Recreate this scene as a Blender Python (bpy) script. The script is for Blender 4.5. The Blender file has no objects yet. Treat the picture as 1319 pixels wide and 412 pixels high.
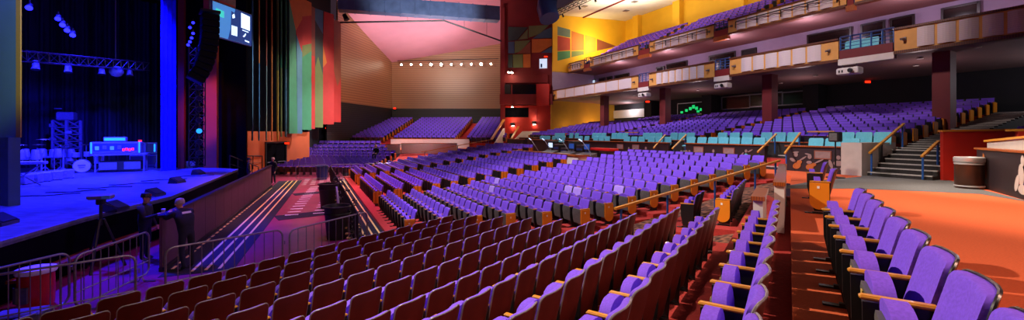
import bpy, math, random
from mathutils import Vector, Matrix
random.seed(7)
C = bpy.context.scene.collection
PI = math.pi
EYE = 1.55
F, CX, CY = 540.0, 659.5, 172.5
ES, ET = 0.9026, 0.4305            # the stage's own frame: s away from the stage, t along it
KS, KC = 0.552, 0.834              # the near block's frame: n towards the stage, d along its rows

def P(s, t, z=0.0): return Vector((ES*s - ET*t, ET*s + ES*t, z))
def Q(n, d, z=0.0): return Vector((-KC*n + KS*d, KS*n + KC*d, z))
def mir(v):
    s = ES*v.x + ET*v.y; t = -ET*v.x + ES*v.y
    return P(s, 47.0 - t, v.z)
def st(v): return ES*v.x + ET*v.y, -ET*v.x + ES*v.y
def at(px, py, Y): return Vector(((px-CX)/F*Y, Y, EYE - (py-CY)/F*Y))
def onz(px, py, z):
    Y = F*(EYE-z)/(py-CY); return Vector(((px-CX)/F*Y, Y, z))
def t_at(px, s):
    x = (px-CX)/F
    return s*(ES - ET*x)/(ES*x + ET)
def proj(v): return CX + F*v.x/max(v.y, .05), CY + F*(EYE-v.z)/max(v.y, .05)
def lerp(a, b, u): return a + (b-a)*u

# ------------------------------------------------------------------ materials
def lin(h):
    h = h.lstrip('#'); o = []
    for i in (0, 2, 4):
        v = int(h[i:i+2], 16)/255
        o.append(v/12.92 if v <= .04045 else ((v+.055)/1.055)**2.4)
    return tuple(o) + (1.0,)
def mat(name, col, rough=.6, metal=0, var=.25, scale=30, bump=0.0, kind='noise', col2=None, coat=0, spec=None, stretch=None):
    m = bpy.data.materials.new(name); m.use_nodes = True
    N = m.node_tree.nodes; L = m.node_tree.links
    b = N['Principled BSDF']; b.inputs['Roughness'].default_value = rough; b.inputs['Metallic'].default_value = metal
    if spec is not None: b.inputs['Specular IOR Level'].default_value = spec
    if coat: b.inputs['Coat Weight'].default_value = coat
    c1 = lin(col); c2 = lin(col2) if col2 else tuple(x*(1-var) for x in c1[:3]) + (1,)
    tc = N.new('ShaderNodeTexCoord'); mp = N.new('ShaderNodeMapping')
    L.new(tc.outputs['Object'], mp.inputs['Vector'])
    if stretch: mp.inputs['Scale'].default_value = stretch
    if kind == 'noise':
        t = N.new('ShaderNodeTexNoise'); t.inputs['Scale'].default_value = scale; t.inputs['Detail'].default_value = 4; out = t.outputs['Fac']
    elif kind == 'wave':
        t = N.new('ShaderNodeTexWave'); t.inputs['Scale'].default_value = scale; t.inputs['Distortion'].default_value = 1.5; t.inputs['Detail'].default_value = 2; out = t.outputs['Fac']
    elif kind == 'line':
        t = N.new('ShaderNodeTexWave'); t.inputs['Scale'].default_value = scale; out = t.outputs['Fac']; t.bands_direction = 'Z'
    elif kind == 'voronoi':
        t = N.new('ShaderNodeTexVoronoi'); t.inputs['Scale'].default_value = scale; out = t.outputs['Distance']
    L.new(mp.outputs['Vector'], t.inputs['Vector'])
    r = N.new('ShaderNodeValToRGB'); r.color_ramp.elements[0].color = c2; r.color_ramp.elements[1].color = c1
    r.color_ramp.elements[0].position = .3; r.color_ramp.elements[1].position = .7
    L.new(out, r.inputs['Fac']); L.new(r.outputs['Color'], b.inputs['Base Color'])
    if bump:
        bp = N.new('ShaderNodeBump'); bp.inputs['Strength'].default_value = bump; bp.inputs['Distance'].default_value = .02
        L.new(out, bp.inputs['Height']); L.new(bp.outputs['Normal'], b.inputs['Normal'])
    return m
def glow(name, col, strength):
    m = bpy.data.materials.new(name); m.use_nodes = True
    b = m.node_tree.nodes['Principled BSDF']; b.inputs['Base Color'].default_value = lin(col)
    b.inputs['Emission Color'].default_value = lin(col); b.inputs['Emission Strength'].default_value = strength
    return m
M = {}
M['purple'] = mat('purple_fabric', '#7B50DC', .8, var=.22, scale=60, bump=.08, spec=.2)
M['pale'] = mat('pale_purple_fabric', '#A98BEA', .75, var=.15, scale=60, bump=.08)
M['shell'] = mat('maroon_plastic', '#5C1B14', .42, var=.3, scale=6, spec=.5)
M['rim'] = mat('black_plastic_rim', '#262022', .3, var=.2, scale=12, spec=.8)
M['rimg'] = mat('lit_plastic_rim', '#857b7a', .3, var=.2, scale=12, spec=.8)  # grey paints overhead highlights onto what are black rims
M['pan'] = mat('grey_plastic', '#5d5955', .5, var=.3, scale=14)
M['black'] = mat('black_metal', '#121113', .45, var=.3, scale=20)
M['oak'] = mat('honey_oak', '#D8932E', .35, kind='wave', scale=3, col2='#B06F18', stretch=(6, 1, 6), coat=.2)
M['oakp'] = mat('oak_panel', '#DB8419', .4, kind='wave', scale=2.2, col2='#B8640C', stretch=(1, 6, 1), coat=.15)
M['cap'] = mat('brown_wood_cap', '#A9561C', .4, kind='wave', scale=2, col2='#7c3a10', stretch=(5, 5, 5), coat=.2)
M['plate'] = mat('brass_plate', '#d8b45a', .4, var=.1)
M['teal'] = mat('teal_vinyl', '#66c2d2', .5, var=.15, scale=20, bump=.05)
M['orange'] = mat('orange_carpet', '#E2622F', .95, scale=26, var=.22, bump=.25, stretch=(1, 4, 1))
M['red'] = mat('red_carpet', '#B8322A', .95, scale=22, var=.3, bump=.25)
M['brown'] = mat('patterned_carpet', '#8a5a41', .95, kind='voronoi', scale=7, col2='#2d1a17', bump=.2)
M['greyc'] = mat('grey_carpet', '#6c6a68', .95, scale=30, var=.35, bump=.2)
M['darkc'] = mat('black_carpet', '#1c1d24', .95, scale=30, var=.4, bump=.2)
M['pit'] = mat('pit_floor', '#A03352', .36, scale=1.2, var=.35)
M['yellow'] = mat('yellow_tape', '#F0D670', .6, var=.15)
M['white'] = mat('white_paint', '#D8D0CA', .6, var=.08, scale=5)
M['offw'] = mat('beige_paint', '#b9ada2', .65, var=.12, scale=4)
M['lilac'] = mat('suite_wall_paint', '#9a8aa6', .8, var=.1, scale=2)
M['soffit'] = mat('soffit_paint', '#7d5a58', .85, var=.15, scale=1)
M['cream'] = mat('cream_ceiling', '#e9dfd0', .8, var=.08, scale=1.5)
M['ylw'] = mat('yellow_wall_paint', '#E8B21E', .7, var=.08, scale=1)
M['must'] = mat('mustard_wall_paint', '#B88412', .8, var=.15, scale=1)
M['redw'] = mat('red_wall_paint', '#B8200F', .6, var=.15, scale=1.2)
M['redd'] = mat('dark_red_wall_paint', '#7A1416', .7, var=.2, scale=1)
M['colm'] = mat('maroon_column_paint', '#6d1c22', .6, var=.15, scale=2)
M['slat'] = mat('brown_slat_wall', '#A87650', .38, kind='line', scale=1.1, col2='#8a5f40', bump=.25, spec=.8)
M['dslat'] = mat('black_slat_wall', '#262423', .6, kind='line', scale=1.4, col2='#100f0f', bump=.3)
M['pink'] = mat('pink_ceiling', '#DE93A0', .85, var=.08, scale=.6)
M['dark'] = mat('dark_wall', '#17131a', .8, var=.3, scale=1)
M['vdark'] = mat('black_drape', '#0d0c12', .9, var=.4, scale=2, spec=.02)
M['glass'] = mat('dark_window_glass', '#1d1212', .15, var=.3, scale=.7, spec=.5)
M['duct'] = mat('galvanised_duct', '#5f6f93', .4, metal=.35, var=.3, scale=1.5)
M['steel'] = mat('galvanised_steel', '#8f8a93', .35, metal=.7, var=.2, scale=20)
M['blue'] = mat('blue_steel_paint', '#1c4f92', .4, var=.15)
M['navy'] = mat('navy_steel', '#263a74', .4, var=.15)
M['chrome'] = mat('brushed_steel', '#c4bfba', .35, metal=.55, var=.1, scale=40, stretch=(1, 1, 20))
M['bin'] = mat('black_plastic_bin', '#17171c', .45, var=.2, scale=9)
M['binb'] = mat('blue_plastic_bin', '#25408f', .45, var=.2, scale=9)
M['bronze'] = mat('dark_bronze_can', '#4a2a1c', .28, metal=.3, var=.4, scale=3)
M['orangew'] = mat('orange_wall_paint', '#C4592c', .75, var=.15, scale=1)
M['stage'] = mat('stage_floor', '#6d6d78', .4, scale=2.2, var=.6, bump=.3, stretch=(1, 3, 1))
M['curt'] = mat('velour_curtain', '#34343f', .9, kind='wave', scale=1.2, col2='#1c1c26', spec=.1)
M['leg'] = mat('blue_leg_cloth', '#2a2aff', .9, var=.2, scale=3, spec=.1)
M['arr'] = mat('speaker_black', '#08080a', .6, var=.2, spec=.2)
M['barr'] = mat('barricade_panel', '#5b3040', .6, var=.2, scale=3)
M['drum'] = mat('drum_shell', '#8e8ea0', .3, var=.2, scale=12)
M['dhead'] = mat('drum_head', '#d8d4dc', .5, var=.08)
M['cym'] = mat('cymbal_bronze', '#c8b480', .25, metal=.9, var=.2)
M['gear'] = mat('stage_gear_grey', '#747482', .45, var=.3, scale=15)
M['skin'] = mat('skin', '#c58a6e', .6, var=.08)
M['cloth'] = mat('black_jacket_cloth', '#15151c', .85, var=.4, scale=12)
M['jeans'] = mat('dark_trouser_cloth', '#1a1b26', .85, var=.3, scale=20)
M['hair'] = mat('grey_hair', '#b5a48e', .7, var=.4, scale=40)
M['blond'] = mat('blond_hair', '#b98b4a', .7, var=.4, scale=40)
M['shoe'] = mat('pale_shoe', '#8a8690', .6)
M['redp'] = mat('red_plastic', '#c41512', .4, var=.15)
M['paper'] = mat('white_paper', '#e8e4e0', .7, var=.05)
M['mural'] = mat('mural_dark', '#2a1b1e', .5, var=.35, scale=1.5)
M['mfig'] = mat('mural_figure', '#8f7570', .6, var=.3, scale=6)
M['mgui'] = mat('mural_orange', '#b05f25', .5, var=.3, scale=5)
M['capd'] = mat('dark_wood_cap', '#6b391c', .45, kind='wave', scale=2, col2='#4a2410', stretch=(5,5,5))
M['frosting'] = mat('fascia_panel', '#cfc0c2', .7, var=.1, scale=4, kind='line', bump=.15)
M['fasc'] = mat('fascia_tan', '#D59A4C', .6, var=.12, scale=3)
M['step'] = mat('stair_nosing', '#a79f97', .7, var=.2, scale=20)
M['riser'] = mat('stair_dark', '#2a2523', .9, var=.3, scale=20)
for k, h in dict(pg='#3E8A62', pt='#4d7f93', po='#c8702a', pr='#B5312c', pl='#6a7a44', pn='#46607a', py='#b99a3a', pd='#3a4a44', fb='#2f6f9a', pgr='#687b74', pbr='#8b4a35').items():
    M[k] = mat('panel_'+k, h, .6, var=.15, scale=1.3)
M['gblue'] = glow('blue_led', '#2222ff', 4)
M['gcyan'] = glow('cyan_led', '#2ab0ff', 1.1)
M['gred'] = glow('red_led', '#ff2010', 2.5)
M['gexit'] = glow('exit_sign_red', '#ff2008', 3.5)
M['gwhite'] = glow('white_lamp', '#ffe8cc', 60)
M['gwarm'] = glow('warm_lamp', '#ffd9a0', 4)
M['gscreen'] = glow('screen_blue', '#4a8fd8', .8)
M['gscreen2'] = glow('screen_navy', '#1d3f86', .7)
M['gscreen3'] = glow('screen_white', '#d4ecff', 1.6)
M['gteal'] = glow('screen_teal', '#3fd0c0', 1.0)
M['ggreen'] = glow('green_light', '#10d070', .9)
M['gmon'] = glow('monitor_white', '#cfe6ff', .8)

# ------------------------------------------------------------------ mesh building
class MB:
    def __init__(s): s.v = []; s.f = []; s.m = []; s.X = Matrix.Identity(4); s.cur = 0
    def add(s, vs, fs):
        o = len(s.v)
        s.v += [tuple(s.X @ Vector(v)) for v in vs]
        s.f += [tuple(i+o for i in f) for f in fs]; s.m += [s.cur]*len(fs); return s
    def hexa(s, p):   # 4 bottom + 4 top
        return s.add(p, [(3,2,1,0),(4,5,6,7),(0,1,5,4),(1,2,6,5),(2,3,7,6),(3,0,4,7)])
    def box(s, c, d, rz=0, bev=0):
        x, y, z = d[0]/2, d[1]/2, d[2]/2; R = Matrix.Rotation(rz, 3, 'Z'); c = Vector(c)
        if not bev:
            return s.hexa([c + R@Vector(q) for q in ((-x,-y,-z),(x,-y,-z),(x,y,-z),(-x,y,-z),(-x,-y,z),(x,-y,z),(x,y,z),(-x,y,z))])
        b = min(bev, x*.9, y*.9, z*.9); ring = []
        def loop(ix, zz):
            X_, Y_ = x-ix, y-ix; k = b*.6 if ix == 0 else b*.4
            return [c+R@Vector(q) for q in ((-X_+k,-Y_,zz),(X_-k,-Y_,zz),(X_,-Y_+k,zz),(X_,Y_-k,zz),(X_-k,Y_,zz),(-X_+k,Y_,zz),(-X_,Y_-k,zz),(-X_,-Y_+k,zz))]
        for ix, zz in ((b,-z),(0,-z+b),(0,z-b),(b,z)): ring += loop(ix, zz)
        fs = [tuple(range(7,-1,-1)), tuple(range(24,32))]
        for r in range(3):
            for i in range(8): fs.append((r*8+i, r*8+(i+1)%8, r*8+8+(i+1)%8, r*8+8+i))
        return s.add(ring, fs)
    def bar(s, a, b, w, h=None):
        a = Vector(a); b = Vector(b); h = h or w; d = (b-a).normalized()
        up = Vector((0,0,1)) if abs(d.z) < .95 else Vector((1,0,0))
        r = d.cross(up).normalized(); u = r.cross(d)
        q = lambda p: [p - r*w/2 - u*h/2, p + r*w/2 - u*h/2, p + r*w/2 + u*h/2, p - r*w/2 + u*h/2]
        A, B = q(a), q(b)
        return s.add(A+B, [(0,1,2,3),(7,6,5,4),(0,4,5,1),(1,5,6,2),(2,6,7,3),(3,7,4,0)])
    def tube(s, pts, r, n=8, close=True):
        pts = [Vector(p) for p in pts]; vs = []; fs = []; pr = None
        for i, p in enumerate(pts):
            d = (pts[min(i+1, len(pts)-1)] - pts[max(i-1, 0)]).normalized()
            up = Vector((0,0,1)) if abs(d.z) < .9 else Vector((1,0,0))
            if pr is None: a = d.cross(up).normalized()
            else: a = (pr - d*pr.dot(d)).normalized()
            pr = a; b = d.cross(a); rr = r[i] if isinstance(r, (list, tuple)) else r
            vs += [p + a*rr*math.cos(2*PI*k/n) + b*rr*math.sin(2*PI*k/n) for k in range(n)]
        for i in range(len(pts)-1):
            for k in range(n): fs.append((i*n+k, i*n+(k+1)%n, (i+1)*n+(k+1)%n, (i+1)*n+k))
        if close: fs += [tuple(range(n-1,-1,-1)), tuple(range((len(pts)-1)*n, len(pts)*n))]
        return s.add(vs, fs)
    def lathe(s, prof, c=(0,0,0), n=20, axis='Z'):
        c = Vector(c); vs = []; fs = []
        for r, z in prof:
            for k in range(n):
                a = 2*PI*k/n; q = Vector((r*math.cos(a), r*math.sin(a), z))
                if axis == 'Y': q = Vector((q.x, q.z, -q.y))
                if axis == 'X': q = Vector((q.z, q.x, q.y))
                vs.append(c+q)
        for i in range(len(prof)-1):
            for k in range(n): fs.append((i*n+k, i*n+(k+1)%n, (i+1)*n+(k+1)%n, (i+1)*n+k))
        fs += [tuple(range(n-1,-1,-1)), tuple(range((len(prof)-1)*n, len(prof)*n))]
        return s.add(vs, fs)
    def poly(s, pts, th=None, nrm=None):     # flat polygon, or a prism pushed by th along nrm
        pts = [Vector(p) for p in pts]; n = len(pts)
        if th is None: return s.add(pts, [tuple(range(n))])
        nr = Vector(nrm) if nrm is not None else (pts[1]-pts[0]).cross(pts[2]-pts[1]).normalized()
        return s.add(pts + [p + nr*th for p in pts], [tuple(range(n-1,-1,-1)), tuple(range(n, 2*n))] + [(i, (i+1)%n, n+(i+1)%n, n+i) for i in range(n)])
    def wall(s, a, b, z0, z1, th=.12, z1b=None, z0b=None):   # upright slab from a to b, thickness to the right of a>b
        a = Vector((a[0],a[1],0)); b = Vector((b[0],b[1],0)); d = (b-a).normalized(); r = Vector((d.y,-d.x,0))*th
        z1b = z1 if z1b is None else z1b; z0b = z0 if z0b is None else z0b; Z = lambda p, z: Vector((p.x, p.y, z))
        return s.hexa([Z(a,z0),Z(b,z0b),Z(b+r,z0b),Z(a+r,z0),Z(a,z1),Z(b,z1b),Z(b+r,z1b),Z(a+r,z1)])
    def slab(s, rows, curv=0, thick=.05, nu=8, bulge=0):    # upright shaped pad: rows of (z, halfwidth, y)
        fr = []; bk = []; nr = len(rows)
        for j, (z, w, y) in enumerate(rows):
            pj = math.sin(PI*(j+.3)/(nr-.4))**.4 if nr > 2 else 1
            for i in range(nu+1):
                u = 2*i/nu-1; x = u*w; yy = y + curv*x*x
                e = 1-abs(u)**6
                fr.append((x, yy + thick/2 + bulge*e*pj, z)); bk.append((x, yy - thick/2, z))
        n = nu+1; o = len(fr); fs = []
        for j in range(nr-1):
            for i in range(nu):
                a = j*n+i; fs += [(a+1, a, a+n, a+n+1), (o+a, o+a+1, o+a+n+1, o+a+n)]
            fs += [(j*n, o+j*n, o+j*n+n, j*n+n), (j*n+nu+n, o+j*n+nu+n, o+j*n+nu, j*n+nu)]
        for i in range(nu):
            fs += [(i, i+1, o+i+1, o+i)]; t = (nr-1)*n+i; fs += [(t+1, t, o+t, o+t+1)]
        return s.add(fr+bk, fs)
    def mesh(s, name, mats, smooth=False):
        me = bpy.data.meshes.new(name); me.from_pydata(s.v, [], s.f)
        for m in (mats if isinstance(mats, (list, tuple)) else [mats]): me.materials.append(m)
        me.polygons.foreach_set('material_index', s.m)
        if smooth:
            me.polygons.foreach_set('use_smooth', [True]*len(s.f))
            try: me.set_sharp_from_angle(angle=math.radians(40))
            except Exception: pass
        me.update(); return me
    def build(s, name, mats, parent=None, smooth=False):
        o = bpy.data.objects.new(name, s.mesh(name, mats, smooth)); C.objects.link(o)
        if parent: o.parent = parent
        return o
def tag(o, label, cat, group=None, kind=None):
    o['label'] = label; o['category'] = cat
    if group: o['group'] = group
    if kind: o['kind'] = kind
    return o
def thing(name, label, cat, loc=(0,0,0), rz=0, group=None):
    o = bpy.data.objects.new(name, None); C.objects.link(o); o.empty_display_size = .1
    o.location = loc; o.rotation_euler = (0,0,rz)
    return tag(o, label, cat, group)
def struct(name, mb, m, smooth=False):
    o = mb.build(name, m, None, smooth); o['kind'] = 'structure'; return o
def mbox(c, d, rz=0, bev=0): return MB().box(c, d, rz, bev)
ORD = ('zeroth first second third fourth fifth sixth seventh eighth ninth tenth eleventh twelfth thirteenth fourteenth fifteenth sixteenth seventeenth eighteenth nineteenth twentieth twenty-first twenty-second twenty-third twenty-fourth twenty-fifth twenty-sixth').split()

# ------------------------------------------------------------------ camera
cd = bpy.data.cameras.new('camera'); cam = bpy.data.objects.new('camera', cd); C.objects.link(cam)
cam.location = (0, 0, EYE); cam.rotation_euler = (PI/2, 0, 0)
cd.sensor_width = 36; cd.lens = 36*F/1319; cd.shift_y = -(206-CY)/1319; cd.clip_start = .05; cd.clip_end = 300
bpy.context.scene.camera = cam

# ------------------------------------------------------------------ theatre seats: faces +y, arm on its -x side
SW = .55
def corner_rows(z0, z1, w, y0, y1, rad, wb=None, n=5):
    wb = wb or w; rows = []
    for j in range(4): u = j/4; z = lerp(z0, z1-rad, u); rows.append((z, lerp(wb, w, min(1, u*1.5)), lerp(y0, y1, (z-z0)/(z1-z0))))
    for j in range(n+1):
        a = PI/2*j/n; z = z1-rad+rad*math.sin(a); rows.append((z, w-rad+rad*math.cos(a), lerp(y0, y1, (z-z0)/(z1-z0))))
    return rows
SM = {}
def seat_meshes():
    m = MB(); m.slab(corner_rows(.40, .864, .231, -.145, -.262, .055), .95, .03, 10, .035); SM['backrest'] = m.mesh('backrest', M['purple'], True)
    m = MB(); m.slab(corner_rows(.40, .864, .231, -.145, -.262, .055), .95, .03, 10, .035); SM['backrest_pale'] = m.mesh('backrest', M['pale'], True)
    m = MB(); m.slab(corner_rows(.17, .868, .238, -.120, -.281, .07, .225), .95, .018, 10); SM['back_shell'] = m.mesh('back_shell', M['shell'], True); SM['back_shell_black'] = m.mesh('back_shell', M['black'], True)
    # the thin rim that wraps the top and side edges of the shell
    rr = corner_rows(.40, .868, .239, -.173, -.281, .07, .239); pts = []
    for z, w, y in rr: pts.append((-w, y+.95*w*w, z))
    top = [(u*(.17), -.281+.95*(u*.17)**2, .868) for u in (-.8,-.3,.3,.8)]
    pts = pts[:-1] + top + [(-a, b, c) for a, b, c in reversed(pts[:-1])]
    m = MB(); m.tube(pts, .0095, 6); SM['back_rim'] = m.mesh('back_rim', M['rim'], True); SM['back_rim_lit'] = m.mesh('back_rim', M['rimg'], True)
    # the tipped-up seat: cushion behind, plastic pan in front
    m = MB(); m.slab([(.20,.19,.0),(.26,.215,.005),(.40,.222,.02),(.52,.224,.03),(.60,.21,.038),(.655,.165,.043),(.685,.10,.045),(.695,.05,.046)], 0, .10, 8, .0); SM['seat_cushion'] = m.mesh('seat_cushion', M['purple'], True)
    m = MB(); m.slab([(.17,.20,.05),(.24,.228,.06),(.46,.23,.085),(.56,.20,.095),(.60,.15,.098)], 0, .03, 8, .01); SM['seat_pan'] = m.mesh('seat_pan', M['pan'], True)
    m = MB(); m.box((0,.125,.565),(.05,.006,.035)); SM['number_plate'] = m.mesh('number_plate', M['plate'])
    for k, x in (('', -SW/2), ('_r', SW/2)):
        m = MB(); m.box((x,.005,.625),(.055,.33,.028), 0, .01); SM['armrest'+k] = m.mesh('armrest', M['oak'])
        m = MB()
        m.poly([(x-.016,-.13,.05),(x-.016,.10,.05),(x-.016,.15,.30),(x-.016,.155,.60),(x-.016,-.16,.61),(x-.016,-.15,.30)], .032, (1,0,0)); m.box((x,.0,.02),(.05,.26,.04)); m.box((x,.19,.012),(.07,.12,.014))
        SM['arm_support'+k] = m.mesh('arm_support', M['black'])
        sg = -1 if k == '' else 1; m = MB(); q = []
        for a in range(9): th = PI*a/8; q.append((x+sg*.03, .02-.155*math.cos(th), .24-.15*math.sin(th)))
        q = [(x+sg*.03,-.135,.61)] + q + [(x+sg*.03,.175,.61)]
        m.poly(q, .035, (sg,0,0)); SM['end_panel'+k] = m.mesh('end_panel', M['oakp'])
        m = MB(); m.box((x+sg*.068,.035,.52),(.006,.04,.05)); SM['row_plate'+k] = m.mesh('row_plate', M['paper'])
seat_meshes()
def part(name, key, parent):
    o = bpy.data.objects.new(name, SM[key]); C.objects.link(o); o.parent = parent; return o
def make_seat(loc, rz, label, group, left_end=False, right_end=False, pale=False, plain=False, grey=False):
    r = thing('theatre_seat', label, 'seat', loc, rz, group)
    b = part('backrest', 'backrest_pale' if pale else 'backrest', r); sh = part('back_shell', 'back_shell' if grey else 'back_shell_black', b); part('back_rim', 'back_rim_lit' if grey else 'back_rim', b) if not plain else None
    c = part('seat_cushion', 'seat_cushion', r); p = part('seat_pan', 'seat_pan', c)
    if not plain: part('number_plate', 'number_plate', c)
    a = part('armrest', 'armrest', r); part('arm_support', 'arm_support', a)
    if left_end: e = part('end_panel', 'end_panel', r); part('row_plate', 'row_plate', e)
    if right_end:
        a2 = part('armrest', 'armrest_r', r); part('arm_support', 'arm_support_r', a2); e = part('end_panel', 'end_panel_r', r)
    return r
RZ_M = math.atan2(-ET, -ES) - PI/2         # faces -s
RZ_K = math.atan2(KS, -KC) - PI/2          # faces +n
def mir_rz(rz):                            # facing of the mirrored seat
    d = Vector((-math.sin(rz), math.cos(rz), 0)); s = ES*d.x+ET*d.y; t = -ET*d.x+ES*d.y; w = P(s, -t); return math.atan2(-w.x, w.y)

seats = []   # dict(loc, rz, block, row, k (from the end that shows), le, re)
KN = [8.2-.9*i for i in range(11)]
KH = [2.38,2.28,2.21,2.15,2.08,1.98,1.76,1.55,1.30,1.02,.68]
KZ = [EYE-h-.87 for h in KH]
KEND = [9.4,9.4,9.4,9.4,9.36,9.3,9.44,9.5,8.35,7.8,6.95]
K_list = []
for r in range(11):
    d = KEND[r]-SW/2; k = 0
    while d > .3:
        k += 1; loc = Q(KN[r]+.30, d, KZ[r])
        K_list.append(dict(loc=loc, rz=RZ_K, block='K', row=r, k=k, le=False, re=(k == 1 and r < 9), d=d)); d -= SW
MS = [3.0+.9*i for i in range(15)]
MH = [2.37,2.30,2.22,2.15,2.07,1.95,1.85,1.71,1.58,1.44,1.30,1.17,1.04,.90,.82]
MZ = [EYE-h-.87 for h in MH]
MEND = [12.9,12.4,11.85,11.4,10.8,10.15]+[10.2]*9
M_list = []; N_list = []; O_list = []
for r in range(15):
    def run(t0, t1, block, lst, nearpanel=True):
        n = int((t1-t0)/SW+.05)
        for k in range(n):
            lst.append(dict(loc=P(MS[r]-.30, t0+SW*(k+.5), MZ[r]), rz=RZ_M, block=block, row=r, k=k+1, le=(k == 0), re=(k == n-1)))
    run(MEND[r], 18.4, 'M', M_list)
    if r <= 11: run(19.75, 27.3, 'N', N_list)
    run(28.7, 47-MEND[r], 'O', O_list)
K2 = []
for n, z, d0, cnt, rr in ((1.0, KZ[8], 11.05, 5, 8), (1.9, KZ[7], 11.5, 2, 7)):
    for k in range(cnt): K2.append(dict(loc=Q(n+.30, d0+SW*(k+.5), z), rz=RZ_K, block='K2', row=rr, k=k+1, le=(k == 0 and rr == 8), re=(k == cnt-1)))
PAIR = [dict(loc=Q(-.5, 10.35, 0), rz=RZ_K, block='P', row=0, k=1, le=True, re=False), dict(loc=Q(-.5, 12.6, 0), rz=RZ_K, block='P', row=0, k=2, le=False, re=False)]
def in_view(q):
    x, y = proj(q['loc'] + Vector((0,0,.87)))
    if q['loc'].y < .6: return False
    w = F*.3/q['loc'].y
    return -w < x < 1319+w and -20 < y < 412 + w*.8
near = [q for q in K_list+K2+PAIR if in_view(q)]
nmax = 300-len(near)
ml = sorted([q for q in M_list+N_list if in_view(q)], key=lambda q: q['loc'].length)
indiv = near + ml[:nmax]; rest = ml[nmax:] + [q for q in O_list if in_view(q)]
PALE = {('M',4,9),('M',5,13),('M',6,4),('M',6,5),('M',7,2)}
def seat_label(q):
    b, r, k = q['block'], q['row'], q['k']
    if b == 'K' and r <= 8: return f"dark-backed purple theatre seat, {ORD[k]} from the right end, {'front' if r == 0 else ORD[r+1]} row of the foreground block", 'seats of the foreground block'
    if b == 'K' and r == 9: return f"purple seat with wooden arms, {ORD[k]} from the partition, row left of the shadowed red strip", 'seats left of the shadowed strip'
    if b == 'K': return f"purple seat facing left, {ORD[k]} from the far end, row along the broad orange aisle", 'seats along the orange aisle'
    if b == 'K2' and r == 8: return f"purple seat, {ORD[k]} from the oak end panel, short row just below the long handrail", 'short row below the handrail'
    if b == 'K2': return f"black-sided seat, {ORD[k]} from the near end, tiny row left of the oak-ended short row", 'tiny row left of the short row'
    if b == 'P': return ("oak-sided lone purple seat nearer of the two on the orange carpet" if k == 1 else "lone purple seat farther of the two, before the guitar mural"), 'lone seats on the orange carpet'
    w = 'faded ' if (b, r, k) in PALE else ''
    if b == 'M': return f"{w}purple theatre seat, {ORD[k]} from the near oak end, {'front' if r == 0 else ORD[r+1]} row of the middle block", 'seats of the middle block'
    return f"purple theatre seat, {ORD[k]} from the near oak end, {'front' if r == 0 else ORD[r+1]} row beyond the middle aisle", 'seats beyond the middle aisle'
for q in indiv:
    lb, g = seat_label(q); far = q['block'] in 'MN'
    s_ = make_seat(q['loc'], q['rz'], lb, g, q['le'], q['re'], (q['block'], q['row'], q['k']) in PALE, far, q['block'] == 'K' and q['row'] < 10)

# everything further away: one object of simple seats
stuff = MB()
def low_seat(loc, rz, le=False, re=False):
    stuff.X = Matrix.Translation(loc) @ Matrix.Rotation(rz, 4, 'Z')
    stuff.cur = 0
    stuff.hexa([(-.23,-.15,.40),(.23,-.15,.40),(.23,-.08,.40),(-.23,-.08,.40),(-.22,-.27,.86),(.22,-.27,.86),(.22,-.2,.86),(-.22,-.2,.86)])
    stuff.hexa([(-.2,-.05,.2),(.2,-.05,.2),(.2,.05,.2),(-.2,.05,.2),(-.17,0,.68),(.17,0,.68),(.17,.09,.66),(-.17,.09,.66)])
    stuff.cur = 1
    stuff.hexa([(-.24,-.17,.2),(.24,-.17,.2),(.24,-.14,.2),(-.24,-.14,.2),(-.24,-.295,.875),(.24,-.295,.875),(.24,-.26,.875),(-.24,-.26,.875)])
    stuff.hexa([(-.21,.05,.2),(.21,.05,.2),(.21,.08,.2),(-.21,.08,.2),(-.2,.09,.62),(.2,.09,.62),(.2,.11,.62),(-.2,.11,.62)])
    stuff.box((-.275,0,.3),(.04,.28,.6))
    stuff.cur = 2; stuff.box((-.275,0,.62),(.055,.33,.03))
    for f, x in ((le, -.32), (re, .32)):
        if f: stuff.box((x,.03,.36),(.04,.38,.5))
for q in rest: low_seat(q['loc'], q['rz'], q['le'], q['re'])
for q in K_list:
    if q['d'] < 9.6: low_seat(mir(q['loc']), mir_rz(q['rz']), q['re'], q['le'])
# side tiers (near right, and its mirror far left), centre tier, upper balcony
SIDE_Z = lambda k: .55 + .22*k
SIDE_N = lambda k: -5.9 - .88*k
for k in range(12):
    for (a, b) in ((.8, 5.2), (6.3, 13.6), (14.7, 19.6)):
        nn = int((b-a)/SW)
        for i in range(nn):
            q = dict(loc=Q(SIDE_N(k)+.3, a+SW*(i+.5), SIDE_Z(k)))
            low_seat(mir(q['loc']), mir_rz(RZ_K), i == nn-1, i == 0)
            if in_view(q): low_seat(q['loc'], RZ_K, i == 0, i == nn-1)
TZ = lambda s: .68 + .167*(s-20.0)
for k in range(14):
    for i in range(24):
        q = dict(loc=Q(SIDE_N(k)+.3, 19.8+SW*i, SIDE_Z(k)))
        ss, tt = st(q['loc'])
        if tt < 6.7 and ss < 32 and ss > 20.2 and in_view(q): low_seat(q['loc'], RZ_K, False, False)
for k in range(12):
    s = 21.0+.9*k
    for (a, b) in ((8.5, 16.3), (17.4, 25.4), (26.5, 32.4), (33.4, 39.3)):
        if s > 28.2 and b > 33: continue
        nn = int((b-a)/SW)
        for i in range(nn): low_seat(P(s-.3, a+SW*(i+.5), TZ(s)), RZ_M, i == 0, i == nn-1)
UZ = lambda s: 8.55 + .50*(s-27.0)
for k in range(7):
    s = 27.4+.9*k
    for (a, b) in ((9, 18.6), (19.8, 28.2), (29.2, 38.5)):
        nn = int((b-a)/SW)
        for i in range(nn): low_seat(P(s-.3, a+SW*(i+.5), UZ(s)), RZ_M, i == 0, i == nn-1)
stuff.X = Matrix.Identity(4)
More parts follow.
